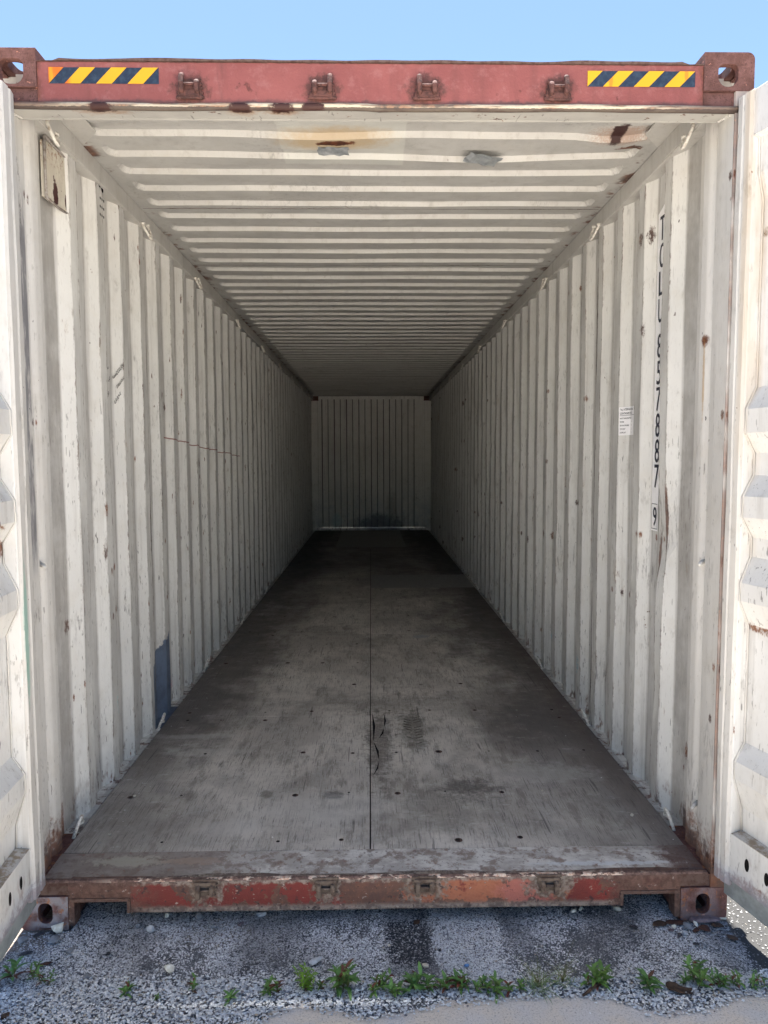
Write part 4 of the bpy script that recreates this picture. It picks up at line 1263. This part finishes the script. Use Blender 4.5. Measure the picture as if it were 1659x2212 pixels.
def grime(x, y):
    t = .98+1.5*(fbm(x, y, 5, 18, 4)-.5)-.30*sstep(x, .40, .46)*(1-sstep(x, .80, 1.0))-.35*sstep(x, .0, .05)*(1-sstep(x, .16, .2))
    return np.clip(np.maximum(t, white_zone(x, y)), .25, 1.05)*(1-.6*sstep(np.abs(x), 1.17, 1.24))  # stones beside the doors also painted darker, offsetting the direct sun there
def mid(x, y):
    f1 = fbm(x, y, 6, 8, 5); f2 = fbm(x, y, 22, 9, 4)
    d = .86+2.6*(f1-.50)+1.2*(f2-.5)-.28*sstep(x, .40, .46)*(1-sstep(x, .85, 1.0))
    dark = sstep(x+.05*(f2-.5)*2, .03, .07)*(1-sstep(x+.06*(f2-.5)*2, .17, .20))*sstep(y, -.20, -.16)*(1-sstep(y, .0, .04))
    d = d*(1-.8*dark)
    # dark drifts
    d = d-.35*np.exp(-((x+.77)/.10)**2-((y+.03)/.022)**2)
    d = d+.15*sstep(x, .85, 1.1)
    d = d*(1-.96*sstep(np.abs(x), 1.17, 1.235))*(1-.75*(1-sstep(x, -1.11, -1.08))*sstep(y, -.11, -.09))
    d = np.maximum(d, white_zone(x, y)*1.0)
    return np.clip(d, .05, 1)*under_mask(x, y)*sstep(y, np.interp(x, EX, EY)-.01, np.interp(x, EX, EY)+.02)
WT = dict(c=[(.93, .93, .91), (.86, .86, .86), (.70, .71, .73), (.20, .20, .215), (.07, .07, .075), (.52, .44, .34)], p=[.40, .28, .16, .09, .04, .03])
MT = dict(c=[(.93, .93, .93), (.82, .82, .83), (.62, .62, .64), (.30, .30, .32), (.07, .07, .08), (.64, .59, .50)], p=[.42, .26, .15, .08, .06, .03])
make_stones('gravel', 38000, -1.75, 1.75, -.50, -.20, strip, .0028, .0062, WT, zbase=.000, seed=2, label='band of loose white limestone gravel along the concrete edge', pile=lambda x, y: .006+0*x)
make_stones('grit', 270000, -1.55, 1.55, -.40, .52, mid, .0016, .0042, MT, zbase=-.005, seed=3, label='fine pale grit scattered over dark asphalt', pile=lambda x, y: .002+0*x, shade=grime)
make_stones('grit', 12000, .12, .48, -.36, .10, lambda x, y: white_zone(x, y), .0015, .0038, WT, zbase=-.001, seed=14, label='patch of white grit on the ground right of centre')
make_stones('gravel', 15000, -1.15, -.45, -.16, .55, lambda x, y: white_zone(x, y)*under_mask(x, y)*.9, .0018, .0042, WT, zbase=-.003, seed=15, label='heap of white gravel in and before the left notch',
            pile=lambda x, y: .003+.035*sstep(y, .04, .35)*(1-sstep(np.abs(x), .9, 1.05)))
make_stones('gravel', 9000, -1.2, 1.2, -.30, .52, lambda x, y: .05*under_mask(x, y)+.3*sstep(y, .03, .07)*under_mask(x, y), .0022, .0048, WT, zbase=-.004, seed=4, label='loose white stones under the sill',
            pile=lambda x, y: .004+.035*sstep(y, .06, .35)*(1-sstep(np.abs(x), .9, 1.05)))
make_stones('gravel', 5200, -1.5, 1.5, -1.2, -.30, lambda x, y: .30*np.exp(-np.maximum(0, np.interp(x, EX, EY)-y)/.035)*(.4+1.2*fbm(x, y, 12, 31))+.012, .0015, .0042, WT, zbase=.001, seed=6, label='stray gravel grains on the concrete slab')
make_stones('grit', 1500, -1.14, 1.14, .19, 3.0, lambda x, y: np.where(np.abs(x) > .98, .5, .05)*np.exp(-y/1.6), .0012, .0034, WT, zbase=FZ+.0015, seed=8, label='white crumbs and grit on the plywood floor')

# ------------------------------------------------------------------ single stones, flakes, litter
def rock(name, x, y, size, mat, label, cat, group=None, flat=.6, asp=1.3, rot=0, z=0.0, seed=0, sharp=True):
    bm = bmesh.new(); bmesh.ops.create_icosphere(bm, subdivisions=2, radius=1)
    rd = random.Random(seed*7+3)
    cuts = []
    for _ in range(12):
        d = Vector((rd.gauss(0, 1), rd.gauss(0, 1), rd.gauss(0, 1))).normalized(); cuts.append((d, rd.uniform(.42, .78)))
    for v in bm.verts:
        p = v.co.copy()
        for d, k in cuts:
            t = p.dot(d)
            if t > k: p -= d*(t-k)
        p *= 1+rd.uniform(-.04, .04)
        v.co = Vector((p.x*size/2*asp, p.y*size/2/asp*1.1, p.z*size/2*flat))
    lo = min(v.co.z for v in bm.verts)
    for v in bm.verts: v.co.z -= lo+size*.03
    me = bpy.data.meshes.new(name); bm.to_mesh(me); bm.free(); me.materials.append(ROCK[mat])
    o = bpy.data.objects.new(name, me); COL.objects.link(o); o.location = (x, y, z); o.rotation_euler = (0, 0, rot)
    tag(o, label, cat, group)
    return o
RS = [
 ('stone', -1.088, -.004, .056, 'white', 'chalky white stone lying against the front of the left lower corner casting', .75, 1.25, .4),
 ('stone', -1.078, -.056, .050, 'grey', 'flat-topped dark grey stone just below the chalky white stone', .6, 1.2, .1),
 ('stone', -1.185, -.062, .048, 'grey', 'bluish grey stone under the foot of the left door', .5, 1.3, .3),
 ('stone', -1.145, -.028, .036, 'dark', 'slate coloured chip between the left casting and the left door', .45, 1.3, .8),
 ('stone', -1.103, -.012, .026, 'dark', 'small black chip tucked under the chalky white stone', .5, 1.2, 1),
 ('stone', -1.005, -.112, .040, 'grey', 'squarish dark grey stone by itself right of the left door foot', .7, 1.0, .5),
 ('stone', -.774, -.012, .044, 'pale', 'pale grey two-humped stone right of the black smear below the left notch', .7, 1.35, -.3),
 ('stone', -.824, .011, .030, 'grey', 'smooth grey pebble left of the pale two-humped stone', .6, .9, .4),
 ('stone', -.738, .060, .024, 'white', 'small white stone close under the left end of the red sill', .8, .8, .3),
 ('stone', -.621, .055, .034, 'grey', 'dark grey stone half under the sill below the left orange-lugged keeper', .8, 1.1, .2),
 ('stone', -.472, .010, .030, 'purple', 'purplish brown chip below the sill, left of centre', .5, 1.2, .9),
 ('stone', -.56, .001, .028, 'grey', 'brownish grey triangular pebble left of the purplish chip', .5, 1.1, .5),
 ('stone', -.412, .058, .042, 'pale', 'buff grey wedge-shaped stone touching the sill left of centre', .7, 1.35, .25),
 ('stone', -.655, -.208, .046, 'white', 'angular white stone alone on the grey grit, left part', .75, 1.3, -.2),
 ('stone', -.905, -.226, .038, 'grey', 'rounded grey pebble sunk in grit beyond the left weeds', .4, 1.1, .1),
 ('stone', -.875, -.128, .022, 'dark', 'small dark pebble on bare grit left of centre', .5, 1.1, 1.2),
 ('stone', -.196, -.181, .046, 'pale', 'oval pale grey stone on dark grit above the tallest weed', .45, 1.5, .5),
 ('stone', .155, -.207, .034, 'cream', 'cream coloured stone on white grit behind the leafy weed row', .5, .8, .5),
 ('stone', -.271, -.296, .044, 'pale', 'flat bluish pale stone between two weeds left of centre', .3, 1.1, .7),
 ('stone', .040, -.107, .014, 'white', 'small bright pebble inside the bare black asphalt patch', .7, 1, 0),
 ('stone', .228, -.026, .020, 'grey', 'small grey stone on the central white grit patch', .6, 1.2, 0),
 ('stone', .205, -.135, .014, 'dark', 'tiny dark stone in the middle of the central white grit patch', .6, 1.2, 0),
 ('stone', .283, -.206, .020, 'blue', 'pale blue pebble where white grit meets dark asphalt', .6, 1.2, 0),
 ('stone', .470, -.208, .013, 'white', 'small bright white pebble on dark asphalt above the weed row', .7, 1, 0),
 ('stone', .699, .055, .026, 'white', 'left one of two white pebbles touching right part of sill', .7, 1.2, .2),
 ('stone', .727, .063, .024, 'white', 'right one of two white pebbles touching right part of sill', .7, 1.3, .5),
 ('stone', .857, .060, .028, 'cream', 'buff pebble at the left foot of the right notch', .7, 1.3, -.4),
 ('stone', 1.061, -.038, .044, 'grey', 'grey slab-like stone among rust flakes before the right casting', .45, 1.1, .4),
 ('stone', 1.042, -.070, .028, 'pale', 'bluish pebble on the near side of the rust flake heap', .5, 1.2, .3),
 ('stone', 1.018, -.082, .030, 'dark', 'dark slate pebble at the near left corner of the rust flake heap', .45, 1.2, 1),
 ('stone', 1.017, -.044, .024, 'white', 'white pebble at left end of the rust flake heap', .8, 1, 0),
 ('stone', 1.098, -.027, .024, 'white', 'white pebble in the middle of the rust flake heap', .9, .9, 0),
 ('stone', 1.205, .002, .028, 'cream', 'flat cream pebble beside the outer corner of the right casting', .5, 1.5, 0),
 ('stone', 1.055, -.127, .024, 'dark', 'left dark pebble of a pair in front of the rust flake heap', .5, 1.2, .3),
 ('stone', 1.080, -.132, .020, 'grey', 'right grey pebble of a pair in front of the rust flake heap', .5, 1.1, .8),
 ('stone', .757, -.338, .020, 'dark', 'black pebble in white gravel left of the curled bark', .5, 1.2, 0),
 ('stone', 1.035, -.283, .018, 'blue', 'bright blue pebble behind the rightmost weed clump', .6, 1.2, 0),
 ('stone', -1.080, -.385, .034, 'bark', 'dark brown lump in white gravel at the lower left corner', .5, 1.2, .6),
 ('stone', -1.023, -.336, .024, 'dark', 'black chip in white gravel below the left weeds', .4, 1.5, .1),
]
for i, (nm, x, y, s_, mt, lab, fl, asp, rot) in enumerate(RS):
    rock(nm, x, y, s_*.88, mt, lab, 'stone', 'loose stones in front of the container', fl, asp, rot, z=.001, seed=i+1)
FL = [
 (.969, -.024, .050, 'bark', 'brown curled rust flake at the far left of the flake heap', 1.4, .2, 0),
 (1.036, -.016, .052, 'rust', 'long rust flake lying along the left foot of the right casting', 1.6, -.1, 0),
 (1.142, -.010, .085, 'purple', 'wide purple rust slab lying under the face of the right casting', 1.7, .05, .004),
 (1.119, -.052, .050, 'rust', 'dark rust flake tilted in the middle front of the heap', 1.2, -.5, .002),
 (1.170, -.032, .046, 'bark', 'brown rust flake at the right end of the flake heap', 1.5, -.2, .001),
 (1.085, -.058, .030, 'rust', 'little rust flake squeezed beside the central white pebble', 1.2, .6, .001),
 (1.000, -.055, .026, 'purple', 'little purple flake left of the white pebble in the heap', 1.2, .9, .001),
 (1.193, -.096, .034, 'bark', 'single brown flake lying apart right of the heap', 1.2, -.6, 0),
 (.879, -.035, .030, 'dark', 'black flake alone below the right notch', 1.5, 0, 0),
 (-1.062, -.169, .036, 'rust', 'reddish rust splinter on grit below the left casting', 2.0, .35, 0),
 (-1.145, -.117, .040, 'dark', 'dark flake near the left edge of the grit', 1.6, .3, 0),
 (-1.075, -.178, .020, 'dark', 'small dark flake left of the reddish rust splinter', 1.3, .1, 0),
 (-1.130, .004, .048, 'rust', 'orange rust scale under the left casting', 2.0, .1, 0),
 (.137, .008, .030, 'bark', 'brown clod on white grit under the middle of the sill', 1.1, .3, .001),
 (-.561, -.382, .022, 'dark', 'dark brown chip at the bottom edge of the gravel', 1.0, .9, .001),
]
for i, (x, y, s_, mt, lab, asp, rot, z) in enumerate(FL):
    rock('rust_flake', x, y, s_, mt, lab, 'rust flake', 'rust flakes on the ground', .22, asp, rot, z+.003, seed=60+i)
# curled bark and stick
b = MB(); rows = []
for i in range(9):
    t = i/8; r = []
    for j in range(7):
        a = -1.0+2.0*j/6
        r.append((-.035+.07*t+.004*sin(t*9+j), .017*sin(a)*(1+.25*sin(t*5)), .004+.016*(1-cos(a)) * (1-.3*t)+.003*sin(t*7)))
    rows.append(r)
b.grid(rows); o = b.build('bark_piece', ROCK['bark'], solid=.003, fix=False, smooth=True); o.location = (.907, -.335, .006); o.rotation_euler = (.1, .1, -.15)
tag(o, 'curled brown strip of bark on the white gravel', 'bark')
b = MB(); b.tube([(0, 0, .006), (.018, .010, .010), (.034, .022, .012), (.052, .032, .015), (.062, .038, .016)], [.0035, .005, .0045, .005, .003], 7)
b.tube([(.034, .022, .012), (.036, .030, .02)], [.003, .0015], 6)
o = b.build('stick', ROCK['bark'], smooth=True); o.location = (.612, -.348, .003); tag(o, 'short dark stick lying through a weed on the right', 'stick')
# paper scrap on the floor
b = MB(); b.grid([[(-.06, -.02, 0), (-.03, -.05, .004), (.03, -.045, .006)], [(-.07, .01, .004), (0, .0, .001), (.06, -.02, .004)], [(-.05, .03, .002), (.01, .05, .006), (.075, .02, .003)]])
o = b.build('paper_scrap', ROCK['paper'], solid=.0006, fix=False); o.location = (.388, 3.31, FZ+.002); tag(o, 'torn grey scrap of paper on the plywood floor', 'paper scrap')
for i, (x, y, s_, lab) in enumerate([(-1.02, .30, .018, 'white pebble near the left front corner of the floor'), (-1.03, .62, .016, 'white pebble by the left wall foot inside the container'),
                                     (.72, .62, .014, 'white pebble on the right front part of the floor'), (1.03, .40, .020, 'grey white pebble beside the right lower lashing ring'),
                                     (-.10, .93, .012, 'white crumb left of the central floor joint')]):
    rock('pebble', x, y, s_, 'cream', lab, 'pebble', 'pebbles on the container floor', .6, 1.2, i, FZ+.001, seed=90+i)

# ------------------------------------------------------------------ weeds
def leaf(b, base, az, ln, wd, el, droop, mi=0, fold=.35, seg=6):
    """a lanceolate leaf, folded along the midrib and arching"""
    p = Vector(base); d = Vector((cos(az)*cos(el), sin(az)*cos(el), sin(el))); side = Vector((-sin(az), cos(az), 0))
    rows = []; e = el
    for i in range(seg+1):
        t = i/seg
        w = wd*(sin(pi*min(1, t**.75*1.0)))**.8 if 0 < t < 1 else wd*.04
        up = Vector((-cos(az)*sin(e), -sin(az)*sin(e), cos(e)))
        rows.append([tuple(p-side*w/2+up*w*fold*.5), tuple(p), tuple(p+side*w/2+up*w*fold*.5)])
        e -= droop/seg
        d = Vector((cos(az)*cos(e), sin(az)*cos(e), sin(e))); p = p+d*ln/seg
    b.grid(rows, mi)
def weed(x, y, h, n, ln, mat, lab, seed, kind='leafy', name='weed', red=0, spread=.028):
    rd = random.Random(seed)
    root = empty(name, (x, y, .003)); tag(root, lab, 'weed', 'weeds growing along the concrete edge')
    st = MB(); lv = MB()
    if kind == 'leafy':
        stems = max(1, n//7)
        for s_ in range(stems):
            a = rd.uniform(0, 2*pi); lean = rd.uniform(.1, .55); hh = h*rd.uniform(.6, 1)
            bx_, by_ = rd.uniform(-spread, spread), rd.uniform(-spread*.5, spread*.5)
            pts = [(bx_+cos(a)*lean*hh*t, by_+sin(a)*lean*hh*t, hh*t*(1-.12*t)) for t in (0, .3, .6, 1)]
            st.tube(pts, [.0016, .0014, .0011, .0007], 5)
            k = max(3, n//stems)
            for i in range(k):
                t = .15+.85*i/max(1, k-1)
                j = min(3, int(t*3)); p = Vector(pts[j]).lerp(Vector(pts[min(3, j+1)]), t*3-int(t*3)) if j < 3 else Vector(pts[3])
                leaf(lv, p, i*2.4+a+rd.uniform(-.4, .4), ln*rd.uniform(.65, 1.15)*(1-.25*t), ln*rd.uniform(.20, .30), rd.uniform(.25, 1.0)+.35*t, rd.uniform(.5, 1.3),
                     1 if rd.random() < red else 0)
    elif kind == 'feather':
        for s_ in range(n):
            a = rd.uniform(0, 2*pi); lean = rd.uniform(.05, .6); hh = h*rd.uniform(.5, 1)
            pts = [(cos(a)*lean*hh*t, sin(a)*lean*hh*t, hh*t) for t in (0, .35, .7, 1)]
            st.tube(pts, [.0013, .001, .0008, .0005], 5)
            for i in range(12):
                t = .15+.85*i/11; p = (cos(a)*lean*hh*t, sin(a)*lean*hh*t, hh*t)
                leaf(lv, p, i*1.9+rd.uniform(-.4, .4), ln*rd.uniform(.25, .5), ln*.10, rd.uniform(0, .7), .4, 0, seg=3)
    else:   # grassy tuft with seed stalks
        for s_ in range(n):
            a = rd.uniform(0, 2*pi); lean = rd.uniform(.2, .9); hh = h*rd.uniform(.35, 1)
            pts = [(cos(a)*lean*hh*t*t, sin(a)*lean*hh*t*t, hh*t*(1-.15*t)) for t in (0, .3, .6, .85, 1)]
            st.tube(pts, [.0007, .0006, .0005, .0004, .0003], 4)
            for i in range(9):
                t = .5+.5*i/8; q = (cos(a)*lean*hh*t*t+rd.uniform(-.004, .004), sin(a)*lean*hh*t*t+rd.uniform(-.004, .004), hh*t*(1-.15*t))
                leaf(lv, q, rd.uniform(0, 6.3), .006, .0018, rd.uniform(0, 1), .2, 0, seg=2)
        for s_ in range(n*2):
            leaf(lv, (rd.uniform(-.03, .03), rd.uniform(-.012, .012), 0), rd.uniform(0, 6.3), ln*rd.uniform(.5, 1.2), .003, rd.uniform(.4, 1.4), rd.uniform(.3, 1.2), 0, seg=4)
    st.build('stem', MAT['stem'], root, fix=False, smooth=True)
    o = lv.build('leaves', [mat, MAT['leaf_red']], root, fix=False, smooth=True)
    return root
G, Y_, D_ = MAT['leaf'], MAT['leaf2'], MAT['leaf3']
WD = [
 (-1.140, -.245, .075, 12, .050, G, 'broad-leaved weed cut by the left picture edge, against the left door', 'leafy', .25),
 (-1.090, -.235, .060, 12, .030, G, 'bushy weed next to the leftmost weed', 'leafy', .05),
 (-1.020, -.262, .060, 16, .030, G, 'loose spreading weed, third from the left door', 'leafy', .15),
 (-.775, -.300, .026, 9, .034, G, 'low flat weed alone in white gravel below the left notch', 'leafy', .15),
 (-.645, -.322, .016, 5, .022, G, 'tiny two-leaf weed left of the angular white stone', 'leafy', 0),
 (-.585, -.297, .038, 10, .032, G, 'small weed in front of the angular white stone', 'leafy', .2),
 (-.461, -.342, .034, 6, .040, G, 'star-shaped weed with five pointed leaves left of centre', 'leafy', .05),
 (-.335, -.318, .046, 10, .044, G, 'dark green weed just left of the flat bluish stone', 'leafy', .2),
 (-.300, -.306, .034, 7, .030, G, 'reddish tinged weed touching the flat bluish stone', 'leafy', .45),
 (-.218, -.302, .085, 7, .050, Y_, 'feathery yellow-green weed right of the flat bluish stone', 'feather', 0),
 (-.163, -.296, .030, 8, .032, G, 'low small weed between the feathery one and the tallest one', 'leafy', .1),
 (-.105, -.300, .095, 26, .056, G, 'tallest leafy weed with red brown leaves at its foot', 'leafy', .16),
 (-.004, -.312, .055, 12, .042, G, 'drooping weed just right of the tallest weed', 'leafy', .1),
 (.042, -.300, .055, 9, .036, G, 'weed with one long stem, second right of the tallest', 'leafy', .1),
 (.074, -.332, .050, 10, .042, G, 'weed hanging over the front gravel at the start of the row', 'leafy', .05),
 (.126, -.316, .062, 18, .046, G, 'dense pointed-leaf weed below the cream coloured stone', 'leafy', .05),
 (.176, -.305, .062, 14, .038, G, 'upright weed behind which thin grass rises', 'leafy', .1),
 (.224, -.309, .050, 16, .040, G, 'wide leafy weed below the pale blue pebble, left half', 'leafy', .12),
 (.265, -.318, .050, 16, .038, G, 'wide leafy weed over a fallen yellowish stalk', 'leafy', .1),
 (.314, -.316, .052, 16, .040, G, 'bright oval-leaved weed right of the fallen stalk', 'leafy', .05),
 (.360, -.326, .046, 14, .042, G, 'oval-leaved weed growing low over the concrete edge', 'leafy', .05),
 (.402, -.326, .046, 12, .036, G, 'last weed at the right end of the central leafy row', 'leafy', .15),
 (.486, -.312, .165, 15, .060, D_, 'hazy grassy weed with thin seed stalks right of centre', 'grass', 0),
 (.566, -.290, .150, 12, .040, D_, 'sparser grassy weed right of the hazy one', 'grass', 0),
 (.640, -.308, .046, 10, .034, G, 'small weed on the left of the dark stick', 'leafy', .15),
 (.684, -.304, .070, 15, .050, G, 'long-leaved weed growing over the dark stick', 'leafy', .05),
 (.814, -.328, .056, 11, .050, G, 'star-shaped lone weed between stick and curled bark', 'leafy', .08),
 (.952, -.296, .040, 8, .034, G, 'small weed just right of the curled bark', 'leafy', .1),
 (.992, -.308, .075, 20, .045, G, 'dense tall weed starting the right-hand clump', 'leafy', .05),
 (1.030, -.306, .050, 16, .036, G, 'bushy weed behind the dense tall one', 'leafy', .1),
 (1.068, -.316, .045, 14, .034, G, 'mid weed of the right-hand clump', 'leafy', .15),
 (1.106, -.318, .050, 14, .034, G, 'olive weed, last but one in the right-hand clump', 'leafy', .25),
 (1.152, -.322, .050, 14, .034, G, 'weed cut by the right edge of the picture', 'leafy', .25),
]
rng_w = random.Random(3)
for i, (x, y, h, n_, ln, m, lab, kd, red) in enumerate(WD): weed(x, y, h*rng_w.uniform(.65, 1.0), int(n_*1.7), ln*rng_w.uniform(.75, 1.1), m, lab, 100+i, kd, red=red)
